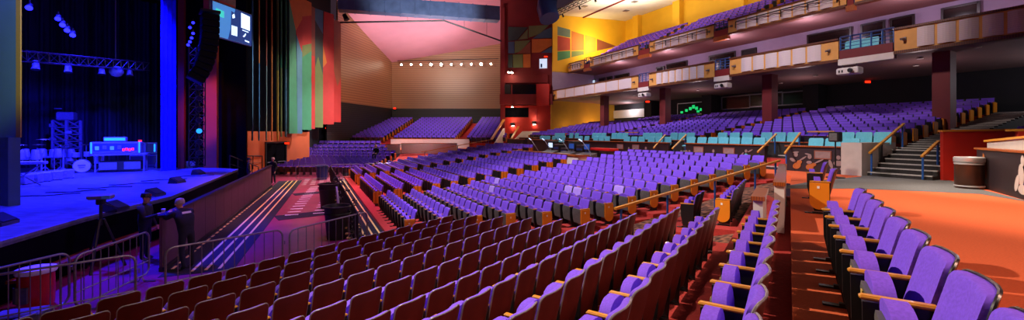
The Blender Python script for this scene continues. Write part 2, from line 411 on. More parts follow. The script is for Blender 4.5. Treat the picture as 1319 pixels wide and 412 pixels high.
so = stuff.build('theatre_seating', [M['purple'], M['rim'], M['oakp']])
tag(so, 'distant rows of purple theatre seats across the far house and balcony', 'seats', kind='stuff')

# ------------------------------------------------------------------ floors
def flat(name, pts, z, m, th=.1):
    return struct(name, MB().poly([Vector((p[0], p[1], z)) for p in pts], -th, (0,0,1)), m)
mb = MB()
for r in range(11):
    n0 = KN[r]-.12; n1 = KN[r]+.78 if r else KN[r]+.85
    d1 = 9.7 if r < 8 else (9.3 if r == 8 else 15.2)
    if r == 10: continue
    z = KZ[r]; mb.hexa([Q(n0,-1.5,z-.5),Q(n0,d1,z-.5),Q(n1,d1,z-.5),Q(n1,-1.5,z-.5),Q(n0,-1.5,z),Q(n0,d1,z),Q(n1,d1,z),Q(n1,-1.5,z)])
struct('floor', mb, M['red'])
mb = MB()
for n, z, a, b in ((1.0, KZ[8], 10.6, 14.2), (1.9, KZ[7], 10.9, 13.0)):
    mb.hexa([Q(n-.12,a,z-.9),Q(n-.12,b,z-.9),Q(n+.78,b,z-.9),Q(n+.78,a,z-.9),Q(n-.12,a,z),Q(n-.12,b,z),Q(n+.78,b,z),Q(n+.78,a,z)])
struct('floor', mb, M['red'])
mb = MB()
for r in range(15):
    a, b = MS[r]-.8, MS[r]+.1; t0 = MEND[r]-.5; t1 = 47-t0; z = MZ[r]
    mb.hexa([P(a,t0,z-.5),P(b,t0,z-.5),P(b,t1,z-.5),P(a,t1,z-.5),P(a,t0,z),P(b,t0,z),P(b,t1,z),P(a,t1,z)])
struct('floor', mb, M['red'])
def ruled(e1, e2, nu=8):
    m = MB(); vs = []; n = len(e1)
    for a, b in zip(e1, e2): vs += [lerp(a, b, i/nu) for i in range(nu+1)]
    fs = [(j*(nu+1)+i, j*(nu+1)+i+1, (j+1)*(nu+1)+i+1, (j+1)*(nu+1)+i) for j in range(n-1) for i in range(nu)]
    m.add(vs, fs); return m
def ipl(x, xs, ys):
    if x <= xs[0]: return ys[0]
    for i in range(len(xs)-1):
        if x <= xs[i+1]: return lerp(ys[i], ys[i+1], (x-xs[i])/(xs[i+1]-xs[i]))
    return ys[-1]
e1 = []; e2 = []
KNr = KN[::-1]; KZr = KZ[::-1]
for i in range(25):
    u = i/24; n = lerp(9.3, -.1, u); s = lerp(2.0, 16.5, u); tt = ipl(s, [2.4,3,6.6,7.5,20], [13.2,12.9,10.8,10.15,10.2])
    e1.append(Q(n, 9.2, ipl(n+.3, KNr, KZr)-.06)); e2.append(P(s, tt, ipl(s, MS, MZ)-.04))
struct('floor', ruled(e1, e2), M['brown'])
struct('floor', ruled([mir(v) for v in e1], [mir(v) for v in e2]), M['red'])
# broad upper cross aisle (orange) with its grey band
c = [Q(-.02,-3), Q(-.02,15.3), P(16.1,9.6), P(16.1,37.4), mir(Q(-.02,15.3)), mir(Q(-.02,-3)), mir(Q(-5.6,-3)), mir(Q(-5.6,18)), P(19,38), P(19,9), P(22.5,6.5), Q(-5.6,21), Q(-5.6,-3)]
flat('floor', c, 0, M['orange'], .3)
g = [onz(992,243,0), onz(1050,233,0), onz(1110,227.5,0), P(19.0,8.9), P(19.3,6.4), onz(1262,243.5,0), Q(-4.6,14.3), onz(1262,250,0), onz(1200,247,0), onz(1100,243,0)]
flat('floor', [p for p in g], .006, M['greyc'], .004)
# white line beside the aisle
mb = MB()
for a, b in (((882,309),(893,300)),((905,291),(917,284)),((945,262),(968,250)),((957,256),(985,248))):
    z = -.60; p, q = onz(*a, z), onz(*b, z); mb.bar(p+Vector((0,0,.01)), q+Vector((0,0,.01)), .09, .01)
struct('trim_1', mb, M['white'])
# pit and stage-side floors
flat('floor', [P(-14,6), P(2.25,6), P(2.25,41), P(-14,41)], -1.8, M['pit'], .1)
def strip(name, a, b, w, z, m, dash=None):
    mb = MB(); a = Vector(a); b = Vector(b); a.z = b.z = z
    if not dash: mb.bar(a, b, w, .008)
    else:
        L = (b-a).length; n = int(L/dash)
        for i in range(n): mb.bar(lerp(a,b,i/n), lerp(a,b,(i+.55)/n), w, .008)
    return struct(name, mb, m)
BD = Vector((-.383,.924,0)); BNv = Vector((.924,.383,0)); BA = Vector((-9.73,13.06,0))
def Bp(u, off, z=-1.8): v = BA + BD*u + BNv*off; v.z = z; return v
strip('trim_2', Bp(-3.6,.85), Bp(18,.85), 1.5, -1.794, M['darkc'])
for i, o in enumerate((.70, .98, 1.26)): strip(f'trim_{3+i}', Bp(-3.4,o), Bp(18,o), .065, -1.787, M['yellow'])
strip('trim_6', Bp(-3,.2), Bp(14,.2), .06, -1.787, M['yellow'], .5)
mb = MB()
for i in range(16):
    for o in (2.15, 3.2):
        if i > 1: mb.box(Bp(2.2+i*.75, o+.03*i, -1.793), (.5,.15,.01), math.atan2(BNv.y, BNv.x))
for i in range(5):
    for j in range(9): mb.box(Bp(15+i*.85, 1.9+j*.5, -1.793), (.3,.13,.01), math.atan2(BNv.y, BNv.x))
struct('trim_7', mb, M['paper'])
for u, w in ((3.2, 1.1), (10.2, .9)): strip('trim_8', Bp(u,1.7), Bp(u+1.2,6), w, -1.792, M['darkc'])
# side aisle with yellow stripes between the fence and the middle block
flat('floor', [P(1.35,12.2), P(2.22,12.2), P(2.22,33), P(1.35,33)], -1.79, M['darkc'], .02)
for i, o in enumerate((1.55, 1.80, 2.05)): strip('trim_9', P(o,12.4), P(o,32.5), .06, -1.785, M['yellow'])

# ------------------------------------------------------------------ centre tier, parapet, stairs, side tier
def sbox(mb, s0, s1, t0, t1, z0, z1):   # box in the stage's frame
    mb.hexa([P(s0,t0,z0),P(s1,t0,z0),P(s1,t1,z0),P(s0,t1,z0),P(s0,t0,z1),P(s1,t0,z1),P(s1,t1,z1),P(s0,t1,z1)])
def nbox(mb, n0, n1, d0, d1, z0, z1):
    mb.hexa([Q(n0,d0,z0),Q(n1,d0,z0),Q(n1,d1,z0),Q(n0,d1,z0),Q(n0,d0,z1),Q(n1,d0,z1),Q(n1,d1,z1),Q(n0,d1,z1)])
GAPS = [(t_at(1012,18.3), t_at(985,18.3)), (t_at(883,18.3), t_at(861,18.3)), (28.6, 29.9), (35, 36)]
mb = MB(); mc = MB(); tcur = 9.05
for a, b in GAPS + [(39.5, 39.5)]:
    sbox(mb, 18.3, 18.45, tcur, a, 0, 1.02); sbox(mc, 18.22, 18.60, tcur, a, 1.02, 1.07); tcur = b
struct('wall_parapet', mb, M['mural']); struct('trim_10', mc, M['cap'])
mb = MB()
sbox(mb, 18.25, 20.7, 8.38, 9.05, 0, 1.22); struct('wall_stair', mb, M['offw'])
mb = MB()
for k in range(-1, 12):
    s = 21.0+.9*k; z = TZ(s)-.01; sbox(mb, s-.8 if k >= 0 else 18.45, s+.1, 8.42, 39.4, -.3, z if k >= 0 else .45)
struct('floor', mb, M['red'])
# three flights of stairs
def stairs(t0, t1, s0, n, rise, run, z0=0.0, name='floor'):
    mb = MB(); mn = MB()
    for i in range(n):
        sbox(mb, s0+i*run, s0+(i+1)*run+.02, t0, t1, z0-.5, z0+rise*(i+1)-.03)
        sbox(mn, s0+i*run-.03, s0+i*run+.04, t0, t1, z0+rise*(i+1)-.045, z0+rise*(i+1))
    struct(name, mb, M['riser']); struct('trim_11', mn, M['step'])
stairs(6.55, 8.36, 18.6, 6, .16, .36)
stairs(7.15, 8.36, 20.76, 22, .075, .45, .96)
for a, b in GAPS[:3]: stairs(a+.05, b-.05, 18.15, 5, .15, .35)
# side tier platforms and back-of-house walls
mb = MB()
for k in range(14):
    n0, n1 = SIDE_N(k)-.1, SIDE_N(k)+.8; z = SIDE_Z(k)-.01
    def dl(n): return (7.05 + ET*(-KC*n) - ES*KS*n)/(ES*KC - ET*KS)      # where the tier meets the stair aisle
    q = [Q(n0,.5), Q(n0,dl(n0)), Q(n1,dl(n1)), Q(n1,.5)]
    mb.hexa([Vector((p.x,p.y,-.3)) for p in q] + [Vector((p.x,p.y,z)) for p in q])
struct('floor', mb, M['riser'])
mb = MB()
for k in range(12):
    n0, n1 = SIDE_N(k)-.1, SIDE_N(k)+.8; z = SIDE_Z(k)-.01; q = [mir(Q(*p)) for p in ((n0,.5),(n1,.5),(n1,20.5),(n0,20.5))]
    mb.hexa([Vector((p.x,p.y,-.3)) for p in q] + [Vector((p.x,p.y,z)) for p in q])
struct('floor', mb, M['red'])
# near right graphic parapet and the sloping grey wall behind it
mb = MB(); nbox(mb, -4.75, -4.6, 4.5, 17.85, 0, 1.1); struct('wall_right', mb, M['mural'])
mb = MB(); nbox(mb, -4.95, -4.55, 4.5, 17.9, 1.1, 1.15); struct('trim_12', mb, M['cap'])
mb = MB(); mb.wall(Q(-4.95,18.0), Q(-4.95,4.5), .3, 1.30, .1, 2.0); struct('wall_right', mb, M['offw'])
mb = MB(); a, b = Q(-4.9,18.1), Q(-4.9,4.5); mb.bar((a.x,a.y,1.34),(b.x,b.y,2.05),.2,.06); struct('trim_13', mb, M['oak'])
mb = MB(); mb.wall((14.4,14.1), (19.4,13.3), 0, 1.62, .12, 1.72); mb.wall((15.3,12.75), (19.5,11.4), .2, 1.62, .12, 1.75); struct('wall_vomitory', mb, M['redw'])
mb = MB(); mb.bar((14.35,14.06,1.65),(19.4,13.25,1.75),.2,.06); mb.bar((15.1,12.78,1.66),(19.5,11.35,1.79),.16,.06); struct('trim_14', mb, M['oak'])
# partitions with wooden caps beside the seats
mb = MB(); nbox(mb, .36, .50, 7.95, 9.2, -.35, .46); nbox(mb, .08, .24, 9.3, 15.0, -.3, .58); struct('wall_partition', mb, M['white'])
mb = MB(); nbox(mb, .33, .53, 7.90, 9.25, .46, .53); nbox(mb, .06, .26, 9.26, 15.1, .58, .65); struct('trim_15', mb, M['cap'])
mb = MB(); mc = MB()
for n0, n1, d0, d1, z in ((.2,.4,7.95,9.3,.5),(.16,.34,9.42,15,.6)):
    q = [mir(Q(*p)) for p in ((n0,d0),(n1,d0),(n1,d1),(n0,d1))]
    mb.hexa([Vector((p.x,p.y,-.35)) for p in q] + [Vector((p.x,p.y,z)) for p in q]); mc.hexa([Vector((p.x,p.y,z)) for p in q] + [Vector((p.x,p.y,z+.06)) for p in q])
struct('wall_partition', mb, M['white']); struct('trim_16', mc, M['cap'])
# far tier white front wall with cap
a, b = mir(Q(-4.6,6.4)), mir(Q(-4.6,15.2))
mb = MB(); mb.wall(b, a, 0, .98, .15); struct('wall_far_front', mb, M['white'])
mb = MB(); mb.wall(b, a, .98, 1.06, .35); struct('trim_17', mb, M['cap'])
a, b = mir(Q(-4.2,11.5)), mir(Q(-3.2,17.5))

# ------------------------------------------------------------------ balconies
def rail_thing(name, label, pts, h, nb, m, cat='railing', group=None, top=None, r0=.03, bars=3, origin=None):
    pts = [Vector(p) for p in pts]; o = pts[0] if origin is None else origin
    r = thing(name, label, cat, o, 0, group); tp = MB(); tp.tube([p-o+Vector((0,0,h)) for p in pts], r0*1.25, 8); tp.build('top_rail', top or m, r)
    L = [(pts[i]-pts[0]).length for i in range(len(pts))]
    for i in range(nb):
        u = i/(nb-1); j = min(int(u*(len(pts)-1)), len(pts)-2); v = u*(len(pts)-1)-j; p = lerp(pts[j], pts[j+1], v)-o
        MB().tube([p, p+Vector((0,0,h))], r0, 8).build('post', m, r)
    if bars:
        b = MB()
        for k in range(bars): b.tube([p-o+Vector((0,0,h*(k+1)/(bars+1))) for p in pts], r0*.5, 6)
        b.build('rail_wires', m, r)
    return r
def fascia(s, t0, t1, z0, z1, npan, label):
    m = MB(); sbox(m, s, s+.22, t0, t1, z0, z1)
    o = struct('trim_18', m, M['fasc'])
    cap = MB(); sbox(cap, s-.08, s+.34, t0, t1, z1, z1+.09); sbox(cap, s-.08, s+.3, t0, t1, z0-.14, z0); struct('trim_19', cap, M['capd'])
    return o
def panels(s, t0, t1, z0, z1, n):
    w = (t1-t0)/n
    for i in range(n):
        a = t0+w*i+.05; b = t0+w*(i+1)-.05; m = MB(); K = 6
        vs = []
        for j in range(K+1):
            u = j/K; bow = .10*math.sin(PI*u)+.02; vs += [P(s-bow, lerp(a,b,u), z0+.06), P(s-bow, lerp(a,b,u), z1-.06)]
        fs = [(2*j, 2*j+1, 2*j+3, 2*j+2) for j in range(K)]
        vs2 = [P(s+.01, lerp(a,b,j/K), z) for j in range(K+1) for z in (z0+.06, z1-.06)]
        o = len(vs); m.add(vs+vs2, fs + [(2*j, 2*j+2, o+2*j+2, o+2*j) for j in range(K)] + [(2*j+1, o+2*j+1, o+2*j+3, 2*j+3) for j in range(K)] + [(0,o,o+1,1),(2*K,2*K+1,o+2*K+1,o+2*K)])
        bo = m.build('acoustic_panel', M['frosting'])
        yield bo
LS, LZ0, LZ1 = 24.0, 5.32, 6.28
US, UZ0, UZ1 = 26.0, 8.52, 9.35
LOW = [(1330, 1152), (1080, 940), (920, 836), (822, 706)]
UPP = [(1330, 1101), (1090, 938), (919, 837), (822, 760), (752, 706)]
def balcony(S, Z0, Z1, segs, word, counts, endw):
    for (pa, pb), n in zip(segs, counts):
        t0, t1 = t_at(pa, S), min(t_at(pb, S), 39.75); e = endw
        fascia(S, t0, t1, Z0, Z1, n, word)
        la = 0 if pa > 1300 else e; k = 0
        tot = n; idx = list(panels(S, t0+la, t1-e, Z0, Z1, n))
        side = {1152:'rightmost', 940:'large middle', 836:'second from the left', 706:'leftmost', 938:'large middle', 1101:'rightmost', 837:'second from the left', 760:'third', 706:'leftmost'}
        nm = {'lower': {1152:'right-hand', 940:'middle', 836:'left-middle', 706:'far left'}, 'upper': {1101:'right-hand', 938:'middle', 837:'left-middle', 760:'left', 706:'far left'}}[word][pb]
        for i, o in enumerate(idx):
            tag(o, f"pale bowed panel, {ORD[n-i]} from the left on the {nm} {word} balcony front", 'panel', 'pale panels on the balcony fronts')
        # small spotlight on the tan end block
        for tt, nn in (((t0+.55*e, 'right'),) if la else ()) + ((t1-.5*e, 'left'),):
            r = thing('wall_spotlight', f"small steel spotlight on the {nn} end of the {nm} {word} balcony front", 'spotlight', P(S-.02, tt, lerp(Z0,Z1,.52)), RZ_M, 'balcony end spotlights')
            mbox((0,.02,0),(.12,.04,.14)).build('mount', M['steel'], r); MB().tube([(0,.04,0),(.05,.2,-.03)], .055, 10).build('lamp_can', M['steel'], r)
balcony(LS, LZ0, LZ1, LOW, 'lower', [5, 6, 7, 7], .75)
balcony(US, UZ0, UZ1, UPP, 'upper', [9, 8, 6, 6, 4], .6)
for (pa, pb), nm in zip(UPP, ('right-hand','middle','left-middle','left','far left')):
    t0, t1 = t_at(pa, US)+.3, min(t_at(pb, US), 39.8)-.75
    rail_thing('balcony_rail', f"thin black rail along the {nm} piece of the upper balcony front", [P(US-.28,t0,UZ0+.15),P(US-.28,t1,UZ0+.15)], .42, 5, M['black'], 'railing', 'upper balcony rails', None, .03, 1)
# slabs and soffits
mb = MB(); mb.poly([P(24.1,3,5.24),P(24.1,39.6,5.24),P(32.6,39.6,4.95),P(32.6,3,4.95)], .12, (0,0,1)); struct('ceiling_lower', mb, M['soffit'])
mb = MB(); sbox(mb, 24.2, 29.6, 3, 39.6, 5.3, 5.42); struct('floor', mb, M['red'])
mb = MB(); mb.poly([P(26.1,3,8.42),P(26.1,39.6,8.42),P(29.7,39.6,8.30),P(29.7,3,8.30)], .1, (0,0,1)); struct('ceiling_suite', mb, M['soffit'])
mb = MB()
for k in range(-1, 8):
    s = 27.4+.9*k; sbox(mb, s-.85 if k >= 0 else 26.2, s+.1, 3, 39.6, 8.45, max(8.56, UZ(s)-.01))
struct('floor', mb, M['riser'])
mb = MB(); mb.wall(P(29.5,39.8), P(29.5,2.5), 5.4, 8.36, -.12); struct('wall_suite', mb, M['lilac'])
# suite windows and doors, converted once from measured positions into places along the wall
def on_suite(pa, pb, z0, z1, label, kind, m, n):
    t0, t1 = t_at(pb, 29.5), t_at(pa, 29.5)
    r = thing(f'{kind}_{n}', label, kind, P(29.44, (t0+t1)/2, z0), RZ_M); r['kind'] = 'structure'
    w = t1-t0; h = z1-z0
    mbox((0,.03,h/2),(w,.05,h)).build('glazing' if kind == 'window' else 'door_leaf', m, r)
    fr = MB()
    for x in (-w/2, w/2): fr.box((x,.05,h/2),(.1,.09,h+.08))
    fr.box((0,.05,h),(w,.09,.1)); fr.box((0,.05,0),(w,.09,.06)); fr.build('frame', M['rim'], r)
i = 0
for pa, pb, z0, z1, kind, m in ((1042,1097,5.75,8.0,'window','glass'),(1111,1140,5.45,8.0,'door','glass'),(1149,1178,5.45,8.0,'window','glass'),(1215,1262,5.6,8.0,'window','glass'),(915,948,5.7,7.9,'window','glass'),(957,975,5.45,7.85,'door','dark'),
    (860,886,5.7,7.9,'window','glass'),(847,856,5.45,7.8,'door','dark'),(793,811,5.7,7.8,'window','glass'),(783,789,5.45,7.8,'door','dark'),(773,780,5.45,7.8,'door','dark'),(754,768,5.9,7.8,'window','gmon'),(735,748,5.7,7.7,'window','glass'),(722,729,5.45,7.7,'door','dark'),(712,718,5.45,7.7,'door','dark')):
    i += 1; on_suite(pa, pb, z0, z1, f"{'lit' if m=='gmon' else 'dark'} suite {kind} behind the lower balcony", kind, M[m], i)
# open boxes between the fascia pieces: rails, maroon plinth, projector underneath
for (pa, pb, nm, S, z0) in ((1152,1080,'wide right-hand',24.0,5.42),(940,920,'middle',24.0,5.42),(836,822,'left',24.0,5.42),(1101,1090,'right-hand upper',26.0,8.56),(938,919,'middle upper',26.0,8.56),(837,822,'left upper',26.0,8.56),(760,752,'far left upper',26.0,8.56)):
    t0, t1 = t_at(pa, S)+.05, t_at(pb, S)-.05
    rail_thing('box_railing', f"blue steel railing across the {nm} gap in the balcony front", [P(S+.08,t0,z0),P(S+.08,t1,z0)], 1.0, 4 if pa != 1152 else 6, M['navy'] if S > 25 else M['blue'], 'railing', 'railings in the balcony gaps', M['oak'] if S > 25 else M['navy'], .035, 5)
    m = MB(); sbox(m, S-.02, S+.06, t0, t1, z0-.12, z0+.32); struct('trim_20', m, M['redd'] if pa != 1152 else M['colm'])
    m = MB(); sbox(m, S-.05, S+.2, t0-.05, t1+.05, z0-.42, z0-.12); struct('trim_21', m, M['white'] if S < 25 else M['cap'])
    if S < 25:
        tp = (t0+t1)/2 if pa != 1152 else lerp(t1, t0, .18)
        r = thing('projector', f"white projector hung under the {nm} balcony gap", 'projector', P(S+.1,tp,z0-.95), RZ_M, 'projectors under the balcony')
        mbox((0,0,.2),(.95,.5,.34),0,.05).build('body', M['white'], r); MB().lathe([(.09,0),(.11,.03),(.11,.08),(.08,.09)],(-.2,.33,.2),14,'Y').build('lens', M['black'], r)
        for x in (-.3,.3): MB().tube([(x,0,.36),(x,0,.55)],.025,6).build('hanger', M['steel'], r)
        for x in (.2,.33): mbox((x,.255,.2),(.06,.02,.12)).build('vent', M['black'], r)
# columns
for px_, t in (('rightmost',8.6),('second from the right',16.5),('second from the left',25.0),('leftmost',32.7)):
    m = MB(); sbox(m, 25.2, 25.8, t-.3, t+.3, .4, 5.26); o = m.build('column', M['colm']); tag(o, f"square maroon column under the balcony, {px_} of four", 'column', 'balcony columns')
# back wall below the balcony
mb = MB(); mb.wall(P(32.5,39.8), P(32.5,2.5), 0, 5.1, -.15); struct('wall_back', mb, M['dark'])
def under(pa, pb, z0, z1, m, name, fr=True, s=32.4):
    t0, t1 = t_at(pb, s), t_at(pa, s); b = MB(); sbox(b, s, s+.06, t0, t1, z0, z1); o = struct(name, b, M[m])
    if fr:
        f = MB()
        for t in (t0, t1): sbox(f, s-.04, s, t-.04, t+.04, z0, z1)
        sbox(f, s-.04, s, t0, t1, z1-.04, z1+.04); sbox(f, s-.04, s, t0, t1, z0-.04, z0+.04); struct('trim_22', f, M['steel'])
under(930, 966, 3.7, 4.75, 'glass', 'window_16'); under(966, 1008, 3.75, 4.75, 'glass', 'window_17'); under(1008, 1045, 3.75, 4.7, 'glass', 'window_18')
under(784, 834, 3.4, 4.3, 'white', 'wall_corridor', False); under(873, 907, 3.4, 4.5, 'ggreen' if False else 'dark', 'window_19')
for k, (x, y) in enumerate(((878,136),(884,139),(889,132),(893,138),(899,141),(903,137),(897,134))):
    t = t_at(x, 32.3); m = MB(); sbox(m, 32.3, 32.34, t-.14, t+.14, 3.55+.13*(k%4), 3.75+.17*(k%4)); o = m.build('green_light', M['ggreen']); tag(o, 'small green light glowing in the dark booth window', 'light', 'green booth lights')
for x in (836, 912, 1046): 
    t = t_at(x, 31.6); m = MB(); sbox(m, 31.4, 32.4, t-.5, t+.5, 1.5, 5.1); struct('wall_pier', m, M['dark'])
# far right white corridor wall past the tier
mb = MB(); mb.wall(P(30.3,5.3), P(31.8,2.6), 2.0, 5.15, .1); struct('wall_corridor', mb, M['white'])
r = thing('wall_telephone', 'black telephone on the white wall at the far right', 'telephone', P(30.72,4.35,3.35), RZ_M)
mbox((0,.05,0),(.22,.1,.42),0,.02).build('body', M['black'], r); MB().tube([(-.07,.12,.16),(-.07,.15,0),(-.07,.12,-.16)],.035,8).build('handset', M['black'], r); MB().tube([(.05,.1,-.2),(.08,.12,-.5),(-.03,.12,-.6)],.01,6).build('cord', M['black'], r)
# soffit downlights
for k, (s, t) in enumerate(((26.2,12.6),(27.5,15),(26,9.6),(28,10.5),(25,7.4),(27,21),(28,24),(29,18),(26.8,30),(26.2,5.6))):
    r = thing('downlight', 'round recessed downlight in the soffit under the lower balcony', 'light', P(s,t,5.22-.034*(s-24)-.05), 0, 'soffit downlights')
    MB().lathe([(.09,0),(.12,.0),(.12,.04),(.09,.04)],(0,0,0),14).build('ring', M['white'], r); MB().lathe([(.08,.005),(.08,.03)],(0,0,0),14).build('lens', M['gwarm'], r)

# ------------------------------------------------------------------ yellow end wall, upper ceiling, mosaic, tower
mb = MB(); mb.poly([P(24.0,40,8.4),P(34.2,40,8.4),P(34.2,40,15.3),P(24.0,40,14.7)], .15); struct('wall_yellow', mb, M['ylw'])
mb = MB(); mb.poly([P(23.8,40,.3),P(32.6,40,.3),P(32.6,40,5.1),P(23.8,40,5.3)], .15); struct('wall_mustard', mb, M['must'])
mb = MB(); mb.poly([P(24,40,5.2),P(29.7,40,5.2),P(29.7,40,8.5),P(24,40,8.5)], .15); struct('wall_suite_end', mb, M['lilac'])
mb = MB(); mb.wall(P(34.2,40), P(34.2,2), 11.5, 15.3, -.15)
for t in (37.5, 31.5, 24.5, 17): sbox(mb, 33.6, 34.2, t-.45, t+.45, 11.3, 15.2)
struct('wall_yellow', mb, M['ylw'])
mb = MB(); mb.poly([P(23.6,2,14.75),P(23.6,40,14.75),P(34.3,40,15.2),P(34.3,2,15.2)], .15, (0,0,1)); struct('ceiling_upper', mb, M['cream'])
mb = MB(); mb.bar(P(28.0,4,14.85), P(28.0,39.8,14.85), .12, .1); struct('trim_23', mb, M['redd'])
for k, (s, t) in enumerate(((25.5,36),(26.3,30),(29.5,33),(30.5,27),(26.5,26),(31,36))):
    m = MB(); m.box(P(s,t,14.70+.04*(s-23.6)),(.5,.5,.05),.4); o = m.build('ceiling_vent', M['steel']); tag(o, 'small grey square vent in the cream upper ceiling', 'vent', 'upper ceiling vents')
# truss with lamps along the ceiling edge
def truss(name, label, a, b, w=.4, n=8, m='black', r=.03, group=None, cat='truss'):
    a = Vector(a); b = Vector(b); root = thing(name, label, cat, a, 0, group); d = b-a; u = d.normalized(); side = u.cross(Vector((0,0,1)) if abs(u.z) < .9 else Vector((0,1,0))).normalized()*w/2; up = side.cross(u).normalized()*w/2
    cs = [side+up, -side+up, -side-up, side-up]; ch = MB(); br = MB()
    for c_ in cs: ch.tube([c_, d+c_], r, 6)
    for i in range(n):
        p, q = d*(i/n), d*((i+1)/n)
        for k in range(4): br.tube([p+cs[k], q+cs[(k+1)%4]], r*.6, 5); br.tube([p+cs[k], p+cs[(k+1)%4]], r*.6, 5)
    ch.build('chord', M[m], root); br.build('lacing', M[m], root); return root
truss('ceiling_truss', 'black truss along the edge of the cream upper ceiling', P(23.5,40,14.4), P(23.5,22,14.4), .45, 24)
def can_lamp(label, loc, aim, group, m='gwarm', r=.11, L=.34, name='spotlight', cat='spotlight', body='black'):
    root = thing(name, label, cat, loc, 0, group); d = (Vector(aim)-Vector(loc)).normalized(); z = Vector((0,0,0))
    MB().tube([z-d*L*.5, z+d*L*.35, z+d*L*.5], [r*.7, r*.85, r], 12).build('lamp_can', M[body], root, True)
    MB().tube([d*(L*.5+.004), d*(L*.5+.02)], r*.92, 12).build('lens', M[m], root)
    MB().bar((0,0,0), (0,0,r*2.2), .05, .03).build('yoke', M['black'], root); return root
for k, t in enumerate((38.6, 37, 34, 31.5, 29)): can_lamp(f"dark spotlight hanging from the upper ceiling truss, {ORD[k+1]} from the tower", P(23.5,t,13.85), P(26,t,9), 'ceiling truss spotlights', 'black')
# mosaic window on the yellow wall
def mosaic(name, label, quad, cells, th=.06, lead=True):
    A, B, D = [Vector(v) for v in quad]; u = B-A; v = D-A; nr = u.cross(v).normalized()
    if nr.y > 0: nr = -nr
    r = thing(name, label, 'window', A, 0); bk = MB(); 
    for pts, m in cells: MB().poly([u*p[0]+v*p[1] for p in pts], th, nr).build('glass_pane', M[m], r)
    return r
yq = lambda s, z: P(s, 39.9, z)
mosaic('mosaic_window', 'triangular coloured mosaic window on the yellow upper wall', (yq(24.6,9.6), yq(33,9.6), yq(24.6,13.5)),
   [([(0,.75),(.2,.72),(.2,.95),(0,1)],'pgr'),([(0,.3),(.2,.36),(.2,.7),(0,.73)],'pr'),([(0,.02),(.2,.14),(.2,.34),(0,.28)],'pg'),([(.22,.35),(.42,.4),(.42,.85),(.22,.92)],'po'),([(.22,.16),(.42,.27),(.42,.38),(.22,.33)],'pl'),([(.44,.28),(.62,.4),(.62,.8),(.44,.85)],'py'),([(.64,.42),(.98,.62),(.64,.78)],'pbr')])
# red tower
TA, TB = Vector((-1.35,48.3,0)), Vector((4.75,46.5,0)); TU = TB-TA; TN = Vector((TU.y,-TU.x,0)).normalized()
def tw(px_, py_, off=0.0):
    x = (px_-CX)/F; u = (x*TA.y-TA.x)/(TU.x-x*TU.y); p = TA+TU*u; return Vector((p.x, p.y, EYE-(py_-CY)/F*p.y)) + TN*off
mb = MB(); mb.wall(TA, TB, -.2, 17, -.3); mb.wall((-1.5,58,0), TA, -.2, 17, -.3); struct('wall_tower', mb, M['redd'])
def tband(x0, x1, y0, y1, off, m, name='wall_tower'):
    q = [tw(x0,y1), tw(x1,y1), tw(x1,y0), tw(x0,y0)]
    return struct(name, MB().poly(q, off, TN), M[m])
tband(646, 713, 122, 135, .7, 'redd'); tband(646, 706, 96, 107, .25, 'redd'); tband(693, 709, 109, 136, .85, 'redw'); tband(646, 713, 136, 200, .12, 'redw'); tband(646, 651, 10, 195, .3, 'redd', 'trim_24')
tband(661, 694, 109, 122, .28, 'glass', 'window_20'); tband(647, 658, 109, 121, .28, 'dark', 'window_21'); tband(650, 681, 139, 151, .16, 'vdark', 'window_22'); tband(657, 662, 172, 190, .16, 'dark', 'door_16')
tband(682, 692, 140, 153, .2, 'pr', 'trim_25')
q = [(655,35),(713,36),(713,88),(655,88)]
A, B, D = tw(655,88,.06), tw(713,87,.06), tw(655,35,.06)
mosaic('mosaic_window', 'large coloured mosaic window on the dark red tower', (A, B, D),
   [([(0,.66),(.2,.68),(.44,.97),(0,1)],'pd'),([(.22,.68),(.44,.7),(.44,.93)],'pl'),([(.46,.72),(.7,.8),(.9,1),(.46,1)],'pl'),([(.55,.7),(.98,.7),(.98,.95),(.8,.88)],'pn'),([(0,.36),(.14,.36),(.14,.64),(0,.64)],'pn'),([(.15,.36),(.28,.4),(.5,.66),(.15,.65)],'pl'),([(.2,.35),(.5,.35),(.5,.62)],'pbr'),([(.53,.36),(.7,.36),(.97,.52),(.97,.68),(.53,.68)],'po'),([(.73,.35),(.98,.35),(.98,.5)],'pn'),([(0,.01),(.1,.01),(.1,.33),(0,.33)],'pd'),([(.11,.01),(.33,.01),(.33,.33),(.11,.33)],'pl'),([(.34,.01),(.5,.01),(.5,.33),(.34,.33)],'po')])
# lit window with a frame on the tower, sconces, lamps
r = thing('lit_window', 'small bright window beside the mosaic on the red tower', 'window', tw(700.5,89,.3), math.atan2(TU.y,TU.x))
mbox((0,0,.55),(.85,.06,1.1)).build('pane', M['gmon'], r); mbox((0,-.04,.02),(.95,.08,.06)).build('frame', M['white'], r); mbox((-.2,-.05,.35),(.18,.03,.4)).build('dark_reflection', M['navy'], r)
for x, y, nm in ((661,160,'left'),(688.5,158,'right')):
    r = thing('wall_sconce', f"round glowing sconce low on the red tower, {nm} of two", 'light', tw(x,y,.2), math.atan2(TU.y,TU.x), 'tower sconces')
    MB().lathe([(.2,0),(.26,.1),(.24,.34),(.18,.36)],(0,0,-.18),14).build('shade', M['black'], r); MB().lathe([(.16,0),(.16,.02)],(0,0,-.21),14).build('lamp', M['gwhite'], r)
for x, nm in ((657.3,'left'),(661.3,'right')): can_lamp(f"bright white lamp on the red tower front, {nm} of the pair", tw(x,93,.5), tw(x,130,3), 'tower lamps', 'gwhite', .14, .3)
can_lamp('bright white lamp above the dark opening low on the tower', tw(663,137,.95), tw(663,180,2), 'tower lamps', 'gwhite', .12, .25)
# duct behind the tower top
MB_ = MB(); MB_.tube([at(706,-6,44.5), at(704,10,44), at(708,24,43.5)], 1.05, 14); tag(MB_.build('air_duct', M['navy'], None, True), 'fat dark elbow duct end hanging in front of the red tower top', 'duct')

